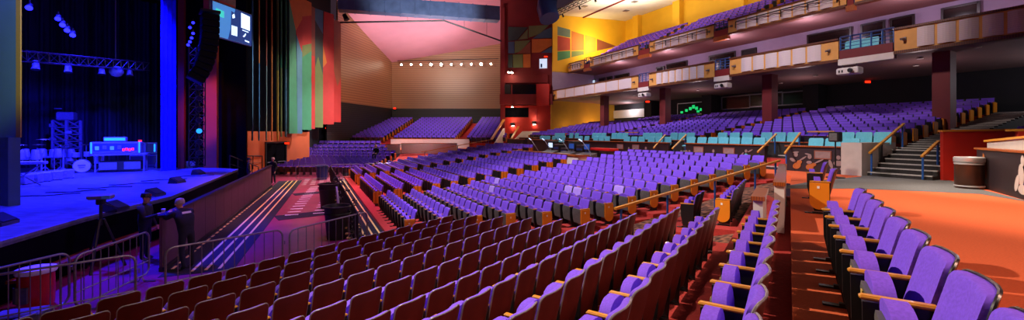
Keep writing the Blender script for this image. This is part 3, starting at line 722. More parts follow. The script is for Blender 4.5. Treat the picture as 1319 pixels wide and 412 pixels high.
# ------------------------------------------------------------------ far left walls, pink ceiling, duct, far spotlights
W0, W1, W2 = Vector((-18.9,45.5,0)), Vector((-16.6,58,0)), Vector((-.6,58.2,0))
W00 = Vector((-21.5,30,0))
mb = MB(); mb.wall(W1, W0, 5.05, 16, .2); mb.wall(W2, W1, 5.05, 15.5, .2); struct('wall_left', mb, M['slat'])
mb = MB(); mb.wall(W1, W0-Vector((.3,2,0)), -.3, 5.05, .15); mb.wall(W2, W1, -.3, 5.05, .15); struct('wall_left', mb, M['dslat'])
mb = MB(); mb.wall(W0+Vector((-.7,-.2,0)), W00, -1.9, 16, .3); struct('wall_left', mb, M['dark'])
def pz(x, y): return EYE + 9.9 + .18*(x+16.6) - .367*(y-58)
q = [(-16.9,58.2),(-.6,58.2),(-.6,46),(-18.9,44)]
mb = MB(); mb.poly([Vector((x,y,pz(x,y))) for x, y in q], .2, (0,0,1)); struct('ceiling_far', mb, M['pink'])
a, b = at(436,4,41.5), at(642,19,46)
r = thing('air_duct', 'long blue-grey rectangular duct crossing the pink ceiling', 'duct', a); d = b-a
m = MB(); m.bar((0,0,0), d, 1.3, 1.5); m.build('duct_body', M['duct'], r); m = MB()
for i in range(1, 11): m.bar(d*(i/11)-d*.003, d*(i/11)+d*.003, 1.4, 1.6)
m.build('duct_flange', M['duct'], r)
m = MB()
m.tube([at(432,29,43), at(572,26.5,46), at(646,53,48)], .09, 8); hr = m.build('ceiling_pipe', M['black']); tag(hr, 'bent black pipe hung below the pink ceiling', 'pipe')
for i, (x, y) in enumerate(((525,27.5),(572,26.5),(598,36),(627,46))):
    p = at(x, y, 46.2+i*.4); m = MB().tube([(0,0,0),(0,0,2.2)], .02, 6).build('hanger_rod', M['black'], hr); m.location = p
a, b = at(512,80,57), at(642,77,57); m = MB(); m.tube([a+Vector((0,0,.15)), b+Vector((0,0,.15))], .06, 6); tag(m.build('lamp_bar', M['black']), 'black pipe carrying the far row of white lamps', 'pipe')
for i, x in enumerate((517.5,530,542.5,555.5,568.5,581.5,594.5,607,620,632.5)):
    p = at(x, 83-.1*i, 57); can_lamp(f"bright white lamp, {ORD[i+1]} from the left in the row under the pink ceiling", p, p+Vector((0,-3,-1.2)), 'row of lamps under the pink ceiling', 'gwhite', .2 if i in (3,4,8) else .14, .35)
m = at(445,22,42); can_lamp('dark cluster spotlight hanging at the left end of the duct', m, m+Vector((1,0,-2)), None, 'black', .3, .6)

# ------------------------------------------------------------------ coloured panels and fins left of the brown wall
def vpanel(name, label, xa, xb, Ya, Yb, ytop, ybot_a, cells, group='coloured panels'):
    a0 = at(xa, ybot_a, Ya); b0 = at(xb, ybot_a, Yb); b0.z = a0.z; H = 11.5 + ytop
    r = thing(name, label, 'panel', a0, 0, group); u = b0-a0; nr = Vector((u.y,-u.x,0)).normalized()
    for pts, m in cells: MB().poly([u*p[0]+Vector((0,0,H*p[1])) for p in pts], .06, nr).build('colour_field', M[m], r)
    MB().poly([Vector((0,0,0)),u,u+Vector((0,0,H)),Vector((0,0,H))], -.12, nr).build('backing', M['pd'], r)
    return r
vpanel('wall_panel', 'tall green wall panel with orange top and blue-grey sliver', 372, 388.5, 35, 36.5, .2, 172, [([(0,0),(.62,0),(.5,.75),(0,.95)],'pg'),([(0,.95),(.5,.75),(1,.85),(1,1),(0,1)],'po'),([(.62,0),(1,0),(1,.6),(.55,.72)],'pt'),([(.55,.72),(1,.6),(1,.85),(.5,.75)],'pr')])
vpanel('wall_panel', 'tall dark green wall panel with red and orange top', 388.5, 400.5, 37, 38.3, .1, 167, [([(0,0),(1,0),(1,.62),(0,.55)],'pg'),([(0,.55),(1,.62),(1,.68),(0,.64)],'pl'),([(0,.64),(1,.68),(1,.9),(0,.86)],'pr'),([(0,.86),(1,.9),(1,1),(0,1)],'po')])
vpanel('wall_panel', 'narrow red wall panel between the two green ones', 400.5, 405, 38.6, 39.2, -.2, 166, [([(0,0),(1,0),(1,.6),(0,.6)],'pr'),([(0,.6),(1,.6),(1,1),(0,1)],'pbr')])
vpanel('wall_panel', 'olive green and teal tall wall panel', 405, 415.5, 39.4, 40.3, -.3, 164, [([(0,0),(1,0),(1,.45),(.4,.6),(0,.5)],'pl'),([(0,.5),(.4,.6),(1,.45),(1,.8),(0,.9)],'pd'),([(0,.9),(1,.8),(1,1),(0,1)],'pt')])
vpanel('wall_panel', 'broad red wall panel with pale zigzag', 415.5, 429.5, 40.4, 41.6, -.6, 160, [([(0,0),(1,0),(1,1),(.1,1),(0,.7),(.35,.55),(0,.5)],'pr'),([(0,.5),(.35,.55),(0,.7)],'po')])
vpanel('wall_panel', 'rightmost red-orange wall panel beside the brown slats', 429.5, 438.5, 42.2, 43.2, -1.2, 157, [([(0,0),(1,0),(1,.45),(.5,.35),(0,.5)],'pr'),([(0,.5),(.5,.35),(1,.45),(1,1),(0,1)],'pbr')])
for i, (x, Y, ms) in enumerate(((316,28.0,('fb','fb')),(325,29.2,('pt','fb')),(333.5,30.4,('fb','po')),(343,31.5,('pgr','pbr')),(350,32.6,('po','po')),(357.5,33.5,('py','pl')),(362,34,('pl','pg')),(368,34.7,('pt','pg')))):
    a0 = at(x, 181-.8*(i > 5)*6, Y); r = thing('wall_fin', f"slim upright wall fin left of the green panel, {ORD[i+1]} from the screen", 'panel', a0, math.radians(-30), 'slim wall fins')
    w = .13 if i < 5 else .2
    mbox((0,0,2.8),(w,.05,5.6)).build('lower_fin', M[ms[0]], r); mbox((0,0,8.5),(w,.05,5.8)).build('upper_fin', M[ms[1]], r)
# orange lower wall with double door
oa, ob = at(284,207,29), at(396,206,38.5)
mb = MB(); mb.wall(ob, oa, -1.85, 1.75, -.2); struct('wall_orange', mb, M['orangew'])
mb = MB(); mb.wall(Vector((ob.x-.1,ob.y-.2,0)), Vector((oa.x-.25,oa.y-.1,0)), 1.75, 14, -.3); struct('wall_dark_panel', mb, M['vdark'])
pa, pb = at(340,207,33.2), at(366,206,35.3)
r = thing('door_17', 'black double door in the orange wall', 'door', (pa.x+.25,pa.y-.25,-1.75), math.atan2(pb.y-pa.y,pb.x-pa.x)); r['kind'] = 'structure'; w = (Vector((pb.x,pb.y))-Vector((pa.x,pa.y))).length
for i in (0, 1):
    dl = mbox((w*(.25+.5*i),0,1.3),(w*.49,.08,2.6)).build('door_leaf', M['vdark'], r); mbox((w*(.25+.5*i),-.09,1.05),(w*.4,.06,.07)).build('push_bar', M['steel'], dl)
m = MB()
for x in (0,w): m.box((x,-.02,1.3),(.12,.14,2.65))
m.box((w/2,-.02,2.62),(w+.12,.14,.12)); m.build('frame', M['black'], r)
def exit_sign(px_, py_, Y, label):
    r = thing('exit_sign', label, 'sign', at(px_,py_,Y), 0, 'exit signs'); mbox((0,0,0),(.42,.08,.2),0,.02).build('housing', M['redd'], r); mbox((0,-.045,0),(.34,.01,.13)).build('face', M['gexit'], r)
exit_sign(370,184.5,34.5,'glowing red exit sign right of the black double door'); exit_sign(421.5,165,44,'glowing red exit sign on the dark wall under the red panels'); exit_sign(1117,105.5,26.5,'glowing red exit sign under the lower balcony'); exit_sign(834,131,38,'glowing red exit sign by the lit corridor'); exit_sign(508.5,139.5,57.5,'glowing red exit sign in the far left corner'); exit_sign(703,73,46,'glowing red exit sign above the bright tower window')
# dark door block under the red panels
mb = MB(); mb.wall((-19.3,45.2,0), (-21.0,39.0,0), -1.5, 4.4, .3); struct('wall_left', mb, M['vdark'])

# ------------------------------------------------------------------ teal chairs on the centre tier
def teal_parts():
    m = MB(); m.slab(corner_rows(.44, .93, .285, -.2, -.27, .08), .3, .05, 6, .03); SM['t_back'] = m.mesh('backrest', M['teal'], True)
    m = MB(); m.box((0,.02,.43),(.5,.46,.1),0,.04); SM['t_seat'] = m.mesh('seat', M['teal'], True)
    m = MB()
    for x in (-.22,.22):
        m.tube([(x,.2,0),(x,.2,.38)],.016,6); m.tube([(x,-.22,0),(x,-.2,.4),(x,-.24,.6)],.016,6)
    SM['t_frame'] = m.mesh('chair_frame', M['black'])
teal_parts()
def teal_row(s, z, runs, word):
    for run, (pa, pb, where) in enumerate(runs):
        t0, t1 = t_at(pa, s), t_at(pb, s); n = max(1, int((t1-t0)/.62+.3)); 
        for k in range(n):
            r = thing('padded_chair', f"teal padded chair, {ORD[n-k]} from the left, {word} row {where}", 'chair', P(s, t0+(k+.5)*(t1-t0)/n, z), RZ_M, 'teal padded chairs')
            part('backrest', 't_back', r); part('seat', 't_seat', r); part('chair_frame', 't_frame', r)
teal_row(19.0, .45, [(1105,1037,'above the guitar mural'),(983,908,'above the middle stretch of parapet'),(908,880,'left of the middle stretch'),(862,831,'left of the dark stairs'),(828,800,'further left of the dark stairs'),(783,761,'above the red-covered table'),(757,741,'behind the sound desk, right part'),(726,708,'behind the sound desk, middle part'),(706,693,'behind the sound desk, left part')], 'front')
mb = MB(); sbox(mb, 19.55, 20.6, 8.3, 39, .2, .70); struct('floor', mb, M['riser'])
mb = MB(); sbox(mb, 19.42, 19.55, 8.3, 39, .45, 1.16); struct('wall_parapet', mb, M['riser']); mb = MB(); sbox(mb, 19.36, 19.62, 8.3, 39, 1.16, 1.20); struct('trim_26', mb, M['cap'])
teal_row(20.1, .70, [(1146,1076,'above the guitar mural'),(1028,976,'right of the middle stretch'),(968,920,'above the middle stretch of parapet'),(892,860,'left of the middle stretch'),(850,825,'left of the dark stairs'),(806,785,'further left of the dark stairs'),(778,760,'above the red-covered table'),(744,730,'behind the sound desk, right part'),(725,712,'behind the sound desk, left part')], 'rear')
# rail with wood top behind the teal chairs
for pa, pb, nm in ((1075,1040,'right-hand'),(822,806,'left-hand')):
    rail_thing('hand_rail', f"short {nm} wooden rail on blue posts behind the teal chairs", [P(20.7,t_at(pa,20.7),.7),P(20.7,t_at(pb,20.7),.7)], .95, 2, M['blue'], 'handrail', 'rails behind the teal chairs', M['oak'], .03, 0)

for k in range(3):
    r = thing('padded_chair', f"teal padded chair inside the wide balcony box, {ORD[3-k]} from the left", 'chair', P(25.0, t_at(1120-13*k,25.0), 5.45), RZ_M, 'balcony box chairs')
    part('backrest', 't_back', r); part('seat', 't_seat', r); part('chair_frame', 't_frame', r)
# ------------------------------------------------------------------ handrails
def hand(name, label, a, b, posts, w=.10):
    a = Vector(a); b = Vector(b); r = thing(name, label, 'handrail', (a.x,a.y,a.z), 0); d = b-a
    MB().bar((0,0,0), d, w, .06).build('wood_rail', M['oak'], r)
    for u, h in posts: MB().tube([d*u+Vector((0,0,-.02)), d*u+Vector((0,0,-h))], .03, 8).build('post', M['blue'], r)
    return r
hand('hand_rail', 'long sloping wooden handrail on blue posts beside the middle block', P(7.2,8.8,-.42), P(14.1,8.8,.66), ((.03,.95),(.27,.95),(.55,.95),(.82,.92),(.97,.75)), .09)
for pa, pb, za, zb, nm in ((976,1000,.75,1.55,'left rail of the stairs beside the guitar mural'),(1011,1031,.75,1.6,'right rail of the stairs beside the guitar mural'),(842,857,.75,1.5,'left rail of the dark stairs further back'),(866,884,.75,1.5,'right rail of the dark stairs further back')):
    a = P(17.7, t_at(pa,17.7), za); b = P(19.4, t_at(pb,19.4), zb); hand('hand_rail', 'wooden handrail, '+nm, a, b, ((.08,.75),(.92,.85)), .07)
hand('hand_rail', 'wooden handrail on blue posts climbing beside the beige stair wall', P(18.5,8.25,.85), P(20.9,8.2,1.95), ((.05,.85),(.95,.95)), .08)
hand('hand_rail', 'short wooden handrail left of the red wall at the wide stairs', P(18.4,6.75,.8), P(19.6,6.75,1.3), ((.05,.8),(.95,.8)), .08)
hand('hand_rail', 'far wooden handrail beside the distant white wall', mir(P(9,8.8,-.1)), mir(P(16,8.8,1.0)), ((.05,.9),(.5,.9),(.95,.9)), .09)

# ------------------------------------------------------------------ murals on the parapets
def blob(m, cx, cz, rx, rz_, n=14, tilt=0, off=0):
    pts = []
    for k in range(n):
        a = 2*PI*k/n; x = rx*math.cos(a); z = rz_*math.sin(a); pts.append((cx+x*math.cos(tilt)-z*math.sin(tilt), -off, cz+x*math.sin(tilt)+z*math.cos(tilt)))
    m.poly(pts, -.004, (0,1,0))
def mural(label, p, rz, parts, k=.82):
    r = thing('wall_mural', label, 'mural', p, rz)
    for nm, m, bl in parts:
        b = MB()
        for i, q in enumerate(bl): blob(b, q[0]*k, q[1]*k, q[2]*k*.8, q[3]*k*.8, *q[4:], off=.004*(i+1))
        b.build(nm, M[m], r)
RZW = math.atan2(-ES, ET)              # local x runs along -t, seen from the stage side, -y faces the stage
def wm(px_, z=0.0): return P(18.285, t_at(px_, 18.285), z)
mural('wall mural of two seated guitar players in hats on the dark parapet'.replace('wall mural', 'printed mural'), wm(1040, .05), RZW,
  [('figure_print','mfig',[(-.55,.78,.13,.15),(-.55,.9,.2,.05,14,.1),(-.7,.5,.2,.1,14,-.5),(-.2,.6,.26,.05,14,.6),(.12,.7,.12,.14),(.05,.82,.2,.05,14,-.2),(.1,.42,.16,.1),(.55,.5,.3,.05,14,.5)]),
   ('guitar_print','mgui',[(-.5,.22,.26,.2,14,.5),(-.38,.4,.17,.13,14,.5),(.12,.2,.24,.19,14,.3),(.3,.32,.15,.11,14,.3)])])
mural('printed mural of a pale drummer figure on the parapet beside the beige stair wall', wm(1080, .05), RZW, [('figure_print','mfig',[(0,.72,.11,.13),(0,.45,.26,.16),(-.32,.4,.1,.26,14,.3),(.33,.42,.08,.28,14,-.3),(-.2,.15,.2,.08),(.2,.2,.16,.1)])])
mural('printed mural of a dancing figure in blue on the parapet left of the stairs', wm(961, .1), RZW, [('figure_print','mfig',[(0,.8,.1,.12),(.25,.82,.22,.05,14,.5),(-.22,.62,.16,.05,14,.9)]),('shirt_print','teal',[(0,.5,.17,.2)])])
mural('printed mural of a seated pale figure on the middle of the parapet', wm(919, .1), RZW, [('figure_print','mfig',[(0,.72,.1,.13),(0,.42,.2,.22),(-.16,.2,.24,.09),(.2,.25,.12,.1)])])
mural('printed mural of a crouching pale figure on the parapet right of the dark stairs', wm(888, .1), RZW, [('figure_print','mfig',[(0,.62,.11,.12),(-.2,.55,.12,.22,14,.4),(.2,.42,.18,.2),(0,.25,.25,.1)])])
mural('printed mural of a standing pale figure on the parapet left of the dark stairs', wm(832, .1), RZW, [('figure_print','mfig',[(0,.72,.12,.14),(0,.4,.17,.25),(.05,.15,.2,.1)])])
mural('small printed mural of a pale singer on the parapet by the red-covered table', wm(810, .1), RZW, [('figure_print','mfig',[(0,.65,.11,.13),(.05,.38,.15,.2),(-.1,.2,.2,.1)])])
for px_, nm in ((1060,'above the guitar mural'),(939,'on the middle parapet right'),(900,'on the middle parapet left'),(819,'left of the dark stairs'),(799,'further left of the dark stairs')):
    r = thing('wall_plaque', f"pinkish rectangular plaque {nm}", 'plaque', wm(px_, .72), RZW, 'parapet plaques'); mbox((0,-.012,0),(.62,.024,.34)).build('board', M['pbr'], r); mbox((0,-.027,0),(.54,.01,.26)).build('print', M['mfig'], r)
RZR = math.atan2(-KC, -KS)             # right-hand parapet print
pr = Q(-4.59, 14.95, .05)
mural('large printed mural of a white-haired figure on the right-hand parapet', pr, RZR, [('figure_print','offw',[(.05,.82,.1,.17),(0,.5,.17,.32,14,.1),(-.2,.3,.12,.26,14,-.4),(.1,.18,.28,.14)]),('accent_print','redp',[(-.1,.36,.05,.1)])], 1.05)
r = thing('wall_mural', 'tall narrow orange print beside the bronze trash can', 'mural', Q(-4.585,17.2,.2), RZR); b = MB(); blob(b, 0,.45,.1,.36,14,.25,.004); b.build('print', M['mgui'], r)
# small display on a stand in front of the guitar mural
r = thing('speaker_stand', 'black box on a slim black stand before the parapet by the beige wall', 'stand', onz(1076,229,0), RZW)
MB().lathe([(.28,0),(.28,.03),(.05,.05)],(0,0,0),16).build('base', M['black'], r); MB().tube([(0,0,.03),(0,0,1.3)],.025,8).build('pole', M['black'], r); mbox((0,0,1.45),(.32,.28,.36),0,.03).build('box', M['black'], r); mbox((0,-.145,1.45),(.24,.01,.26)).build('grille', M['pan'], r)

# ------------------------------------------------------------------ bins
def bin_(label, loc, mk, h=.9, r0=.25, r1=.3, name='trash_bin', group=None, lid=None):
    r = thing(name, label, 'bin', loc, 0, group); MB().lathe([(r0,0),(r1,h),(r1*1.08,h),(r1*1.08,h+.05),(r1*.94,h+.05),(r1*.9,h-.05)],(0,0,0),22).build('body', M[mk], r, True)
    MB().lathe([(r1*1.0,h*.78),(r1*1.04,h*.8),(r1*1.0,h*.83)],(0,0,0),22).build('band', M[mk], r, True)
    MB().tube([(r1*1.1*math.cos(a*2*PI/20), r1*1.1*math.sin(a*2*PI/20), h+.03) for a in range(21)], .022, 6).build('rim', M['black'], r)
    for s_ in (-1,1): mbox((s_*(r1+.02),0,h*.86),(.05,.14,.04)).build('handle', M['black'], r)
    return r
r = thing('trash_can', 'round dark bronze trash can with wide steel lid on grey carpet', 'trash can', onz(1254,244,0)+Vector((.15,.25,0)), 0)
MB().lathe([(.29,0),(.29,.03),(.30,.06),(.30,.72)],(0,0,0),30).build('body', M['bronze'], r, True)
for z in (.05,.68): MB().lathe([(.29,z),(.312,z+.01),(.312,z+.04),(.29,z+.05)],(0,0,0),30).build('band', M['chrome'], r, True)
MB().lathe([(.305,.74),(.32,.76),(.32,.88),(.29,.90),(.22,.89),(.20,.86)],(0,0,0),30).build('lid', M['chrome'], r, True)
bin_('round black rubber trash bin nearest, beside the fence on the pit floor', Vector((-5.62,13.5,-1.8)), 'bin', 1.0, .32, .40)
bin_('black rubber trash bin with a liner, second along the pit fence', Vector((-8.35,19.1,-1.8)), 'bin', 1.05, .34, .42)
bin_('dark blue trash bin farthest along the pit fence', Vector((-14.0,30.9,-1.8)), 'binb', .95, .34, .42)
r = thing('plastic_barrel', 'red plastic barrel with a white lid behind the left steel barrier', 'barrel', (-9.25,8.15,-1.8), 0)
MB().lathe([(.23,0),(.25,.05),(.26,.35),(.25,.66)],(0,0,0),22).build('body', M['redp'], r, True); MB().lathe([(.28,.66),(.29,.68),(.28,.75),(.2,.77)],(0,0,0),22).build('lid', M['paper'], r, True)
for a in (-1.9,-1.3): mbox((.25*math.cos(a),.25*math.sin(a),.3),(.10,.1,.3),a).build('patch', M['pan'], r)
r = thing('floor_case', 'pale flat case lying on the dark floor below the red barrel', 'case', (-8.85,7.55,-1.8), .4); mbox((0,0,.08),(.7,.4,.16),0,.03).build('body', M['gear'], r); mbox((0,-.21,.1),(.14,.03,.05)).build('handle', M['black'], r)

# ------------------------------------------------------------------ steel crowd barriers, pit fence
def barrier(label, a, b, h=1.1, n=9, feet=True, mid=False, mk='steel', name='crowd_barrier', group='steel crowd barriers'):
    a = Vector(a); b = Vector(b); d = b-a; L = d.length; r = thing(name, label, 'barrier', a, math.atan2(d.y,d.x), group); R = .16; z0 = .14
    pts = []
    for cx_, cz, a0 in ((R,z0+R,PI),(R,h-R,PI),(L-R,h-R,PI/2),(L-R,z0+R,0)):
        pass
    def arc(cx_, cz, s0, s1): return [(cx_+R*math.cos(lerp(s0,s1,k/5)), 0, cz+R*math.sin(lerp(s0,s1,k/5))) for k in range(6)]
    pts = arc(R,h-R,PI,PI/2) + arc(L-R,h-R,PI/2,0) + arc(L-R,z0+R,0,-PI/2) + arc(R,z0+R,-PI/2,-PI); pts.append(pts[0])
    MB().tube(pts, .021, 8, False).build('frame', M[mk], r, True)
    for i in range(1, n+1): MB().tube([(L*i/(n+1),0,z0),(L*i/(n+1),0,h)], .009, 6).build('bar', M[mk], r)
    if mid: MB().tube([(0,0,.42),(L,0,.42)], .013, 6).build('cross_rail', M[mk], r)
    if feet:
        for x in (.25, L-.25): MB().tube([(x,-.28,.02),(x,-.05,.03),(x,0,.14),(x,.05,.03),(x,.28,.02)], .018, 6).build('foot', M[mk], r)
    MB().tube([(L-.01,0,.8),(L+.05,0,.82),(L+.05,0,.74)], .012, 6).build('hook', M[mk], r)
    return r
z = -1.8
barrier('steel crowd barrier at the far left, in front of the red barrel', (-8.75,6.2,z), (-7.05,7.85,z), mid=True)
barrier('steel crowd barrier running away behind the leftmost front one', (-8.62,6.85,z), (-8.45,8.0,z), n=7)
barrier('steel crowd barrier receding beside the man with the cup', (-8.05,7.72,z), (-8.42,9.72,z), mid=True)
barrier('steel crowd barrier in front of the man in the dark jacket', (-6.82,8.25,z), (-5.42,9.9,z), n=10, mid=True)
barrier('steel crowd barrier left of the black trash bin', (-5.2,9.8,z), (-4.2,12.15,z), n=10)
for i in range(3): barrier(f"distant steel crowd barrier across the far end of the pit, {ORD[i+1]} from the left", Bp(17.6+.1*i,1.2+2.3*i), Bp(17.7+.1*i,3.3+2.3*i), n=7, group='far barriers')
# black mesh fence panels along the pit edge
for i in range(8):
    a, b = P(1.15,12.4+2.45*i,-1.8), P(1.15,14.75+2.45*i,-1.8); barrier(f"black fence panel between the pit and the seats, {ORD[i+1]} from the near end", a, b, 1.15, 14, True, True, 'black', 'fence_panel', 'black pit fence')
cst = MB()
for i in range(60):
    p = P(1.0+.15*random.random(), 12.6+12*i/60, -1.75+.95*random.random()); cst.tube([p, p+Vector((random.uniform(-.2,.2),.35,random.uniform(-.2,.2))), p+Vector((random.uniform(-.1,.1),.8,random.uniform(-.25,.15)))], .022, 5)
o = cst.build('cable_run', M['black']); tag(o, 'tangle of black cables draped along the pit fence', 'cables')
for i in range(26):
    p = P(.97, 12.7+11*i/26+random.uniform(-.1,.1), -1.7+.85*random.random()); o = MB().box((0,0,0),(.07,.07,.05)).build('cable_clip', M['yellow']); o.location = p; tag(o, 'small yellow tag on the cables along the pit fence', 'tag', 'yellow cable tags')
r = thing('folded_chair', 'white plastic folding chair leaning on the black pit fence', 'chair', P(.9,16.6,-1.3), RZ_M)
m = MB(); m.slab([(.0,.14,0),(.1,.2,.01),(.5,.24,.05),(.8,.22,.08),(.92,.12,.09)], 0, .05, 8, .02); m.build('backrest', M['white'], r, True); mbox((0,-.05,-.15),(.4,.05,.35),0,.02).build('seat', M['white'], r)
for x in (-.2,.2): MB().tube([(x,-.02,-.45),(x,.02,.6)],.02,6).build('leg', M['steel'], r)

# ------------------------------------------------------------------ stage
SE = [Vector((-9.75,5,0)),Vector((-10.0,8.2,0)),Vector((-10.8,10.6,0)),Vector((-11.5,14.1,0)),Vector((-16.3,24.9,0)),Vector((-17.6,25.6,0))]
SZ = -.55
sp = SE + [Vector((-26,31,0)),Vector((-36,24,0)),Vector((-26,5,0))]
mb = MB(); mb.poly([Vector((p.x,p.y,SZ)) for p in sp], -.12, (0,0,1)); struct('floor', mb, M['stage'])
mb = MB()
for a, b in zip(SE[:-1], SE[1:]): mb.wall(a, b, -1.8, SZ-.12, -.1)
struct('wall_stage_front', mb, M['vdark'])
mb = MB()
for a, b in zip(SE[:-1], SE[1:]): mb.bar((a.x,a.y,SZ-.02),(b.x,b.y,SZ-.02),.07,.06)
struct('trim_27', mb, M['gear'])
mb = MB()
for a, b in zip(SE[1:-2], SE[2:-1]): mb.bar((a.x+.25,a.y,-1.35),(b.x+.25,b.y,-1.35),.25,.06)
struct('trim_28', mb, M['cap'])
# barricade along the stage-side walkway
for i in range(15):
    a, b = Bp(-3.1+1.2*i,0), Bp(-1.92+1.2*i,0); r = thing('barricade_panel', f"dark wooden stage barricade panel, {ORD[i+1]} from the near end", 'barricade', a, math.atan2(b.y-a.y,b.x-a.x), 'stage barricade'); L = (b-a).length
    mbox((L/2,0,.66),(L,.06,1.3)).build('face', M['barr'], r); mbox((L/2,0,1.34),(L+.02,.16,.06)).build('cap_rail', M['black'], r); mbox((L/2,-.03,.05),(L,.14,.1)).build('kick_plate', M['black'], r)
# backdrop, side drapes, stage shell
mb = MB()
def drape(a, b, z0, z1, amp=.12, n=60):
    a = Vector(a); b = Vector(b); d = b-a; nn = Vector((d.y,-d.x,0)).normalized(); m = MB(); vs = []
    for i in range(n+1):
        p = a + d*(i/n) + nn*amp*math.sin(i*1.3); vs += [Vector((p.x,p.y,z0)), Vector((p.x,p.y,z1))]
    m.add(vs, [(2*i,2*i+2,2*i+3,2*i+1) for i in range(n)]); return m
def curtain(label, a, b, z0, z1, mk='curt', amp=.12, n=60, group=None):
    o = drape(a, b, z0, z1, amp, n).build('curtain', M[mk], None, True); return tag(o, label, 'curtain', group)
curtain('dark blue-lit drape across the back of the stage', (-33,22.5,0), (-25.2,31,0), SZ, 11, 'curt', .15, 110)
curtain('dark drape at the near left side of the stage', (-33,22.5,0), (-26,10,0), SZ, 11, 'curt', .12, 60)
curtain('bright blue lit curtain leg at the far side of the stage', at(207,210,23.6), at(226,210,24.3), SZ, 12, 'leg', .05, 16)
curtain('dark drape behind the bright blue curtain leg', (-25.2,31,0), at(205,150,25.5), SZ, 12, 'vdark', .1, 30)
mb = MB(); mb.poly([Vector((x,y,11.2)) for x, y in ((-10.5,5),(-10.8,10.6),(-16,25),(-26,32),(-36,24),(-26,5))], .2, (0,0,1)); struct('ceiling_stage', mb, M['vdark'])
# near proscenium column
mb = MB(); a, b = at(-70,150,13.5), at(21,150,12.2); mb.wall(a, b, 1.45, 11.2, -.03); struct('wall_proscenium', mb, mat('proscenium_paint', '#5d7b6c', .7, var=.15, scale=1))
mb = MB(); mb.wall(at(20.5,150,12.2), at(26.0,150,12.1), 1.45, 11.2, -.03); struct('trim_29', mb, mat('proscenium_edge', '#cf9a2a', .6, var=.1))
mb = MB(); mb.wall(at(-70,150,13.3), at(10.5,150,12.15), SZ, 1.45, -.25); struct('wall_proscenium', mb, mat('proscenium_base', '#48695d', .7, var=.2, scale=2))
# far proscenium return: dark walls and red pilasters
mb = MB(); mb.wall(at(317,150,27.2), at(224,150,26.0), -1.85, 14, .3); struct('wall_proscenium', mb, M['vdark'])
for x0, x1, mk in ((229,237,'redd'),(262,279,'orangew')):
    mb = MB(); mb.wall(at(x0,150,25.4 if x0 < 250 else 26.0), at(x1,150,25.5 if x0 < 250 else 26.1), SZ if x0 < 250 else -1.0, 13.5, -.25); struct('trim_30', mb, M[mk])
mb = MB(); mb.wall(at(281.5,150,26.0), at(285.5,150,26.0), -1.5, 6, -.2); struct('trim_31', mb, M['vdark'])
# video screen
p0, p1 = at(274,45,20), at(323.5,63,22.4); p0.z = at(274,45,20).z; r = thing('video_screen', 'large lit blue video screen tilted toward the hall above the speakers', 'screen', p0, math.atan2(p1.y-p0.y, p1.x-p0.x)); L = math.hypot(p1.x-p0.x, p1.y-p0.y); H = 1.62
mbox((L/2,.05,H/2),(L+.08,.1,H+.08)).build('frame', M['gear'], r); mbox((L/2,-.01,H/2),(L,.02,H)).build('picture', M['gscreen'], r)
def spoly(pts, m, nm='picture_field', o=.025): MB().poly([(x*L,-o,z_*H) for x, z_ in pts], -.01, (0,1,0)).build(nm, M[m], r)
spoly([(.36,.0),(1,.0),(1,1),(.55,1)],'gscreen2'); spoly([(.42,.12),(.62,.12),(.56,.85),(.44,.9)],'gscreen2',o=.03)
spoly([(.06,.62),(.25,.6),(.25,.8),(.06,.82)],'gteal',o=.036)
spoly([(.70,.48),(.94,.46),(.94,.92),(.70,.95)],'gscreen3',o=.036)
for i in range(4): spoly([(.44+.04*i,.16),(.465+.04*i,.16),(.47+.04*i,.45),(.445+.04*i,.46)],'gscreen3',o=.042)
spoly([(.47,.68),(.53,.72),(.51,.84),(.46,.78)],'gscreen3',o=.042); spoly([(.74,.22),(.78,.2),(.83,.3),(.82,.34),(.77,.25)],'gscreen3',o=.042); spoly([(.80,.08),(.92,.06),(.92,.1),(.80,.12)],'gscreen3',o=.042); spoly([(.73,.4),(.9,.385),(.9,.41),(.73,.425)],'gscreen3',o=.042)
p = at(283,-2,20.4); r = thing('banner', 'pale pink banner edge hanging above the video screen', 'banner', p, math.atan2(p1.y-p0.y, p1.x-p0.x)); mbox((.45,0,.1),(1.0,.05,.6)).build('cloth', M['mfig'], r); mbox((.45,-.03,-.15),(.9,.02,.06)).build('stripe', M['redp'], r)
# hanging line array
r = thing('line_array', 'black curved line array of speakers hanging left of the screen', 'loudspeaker', at(270,20,18.5), math.radians(-48))
x = 0; zz = 0; ang = 0
for i in range(11):
    ang = .012*i*i*.45; b = MB(); b.X = Matrix.Translation((0,-x,zz)) @ Matrix.Rotation(-ang, 4, 'X'); b.box((0,0,-.14),(.95,.62,.26),0,.03); e = b.build('speaker_box', M['arr'], r); g_ = MB(); g_.X = b.X; g_.box((0,.312,-.14),(.86,.02,.2)); g_.build('grille', M['arr'], e)
    zz -= .275*math.cos(ang); x += .275*math.sin(ang)
mbox((0,0,.12),(.9,.7,.1)).build('top_frame', M['black'], r); MB().tube([(0,0,.15),(0,0,3.5)],.03,6).build('chain', M['steel'], r)
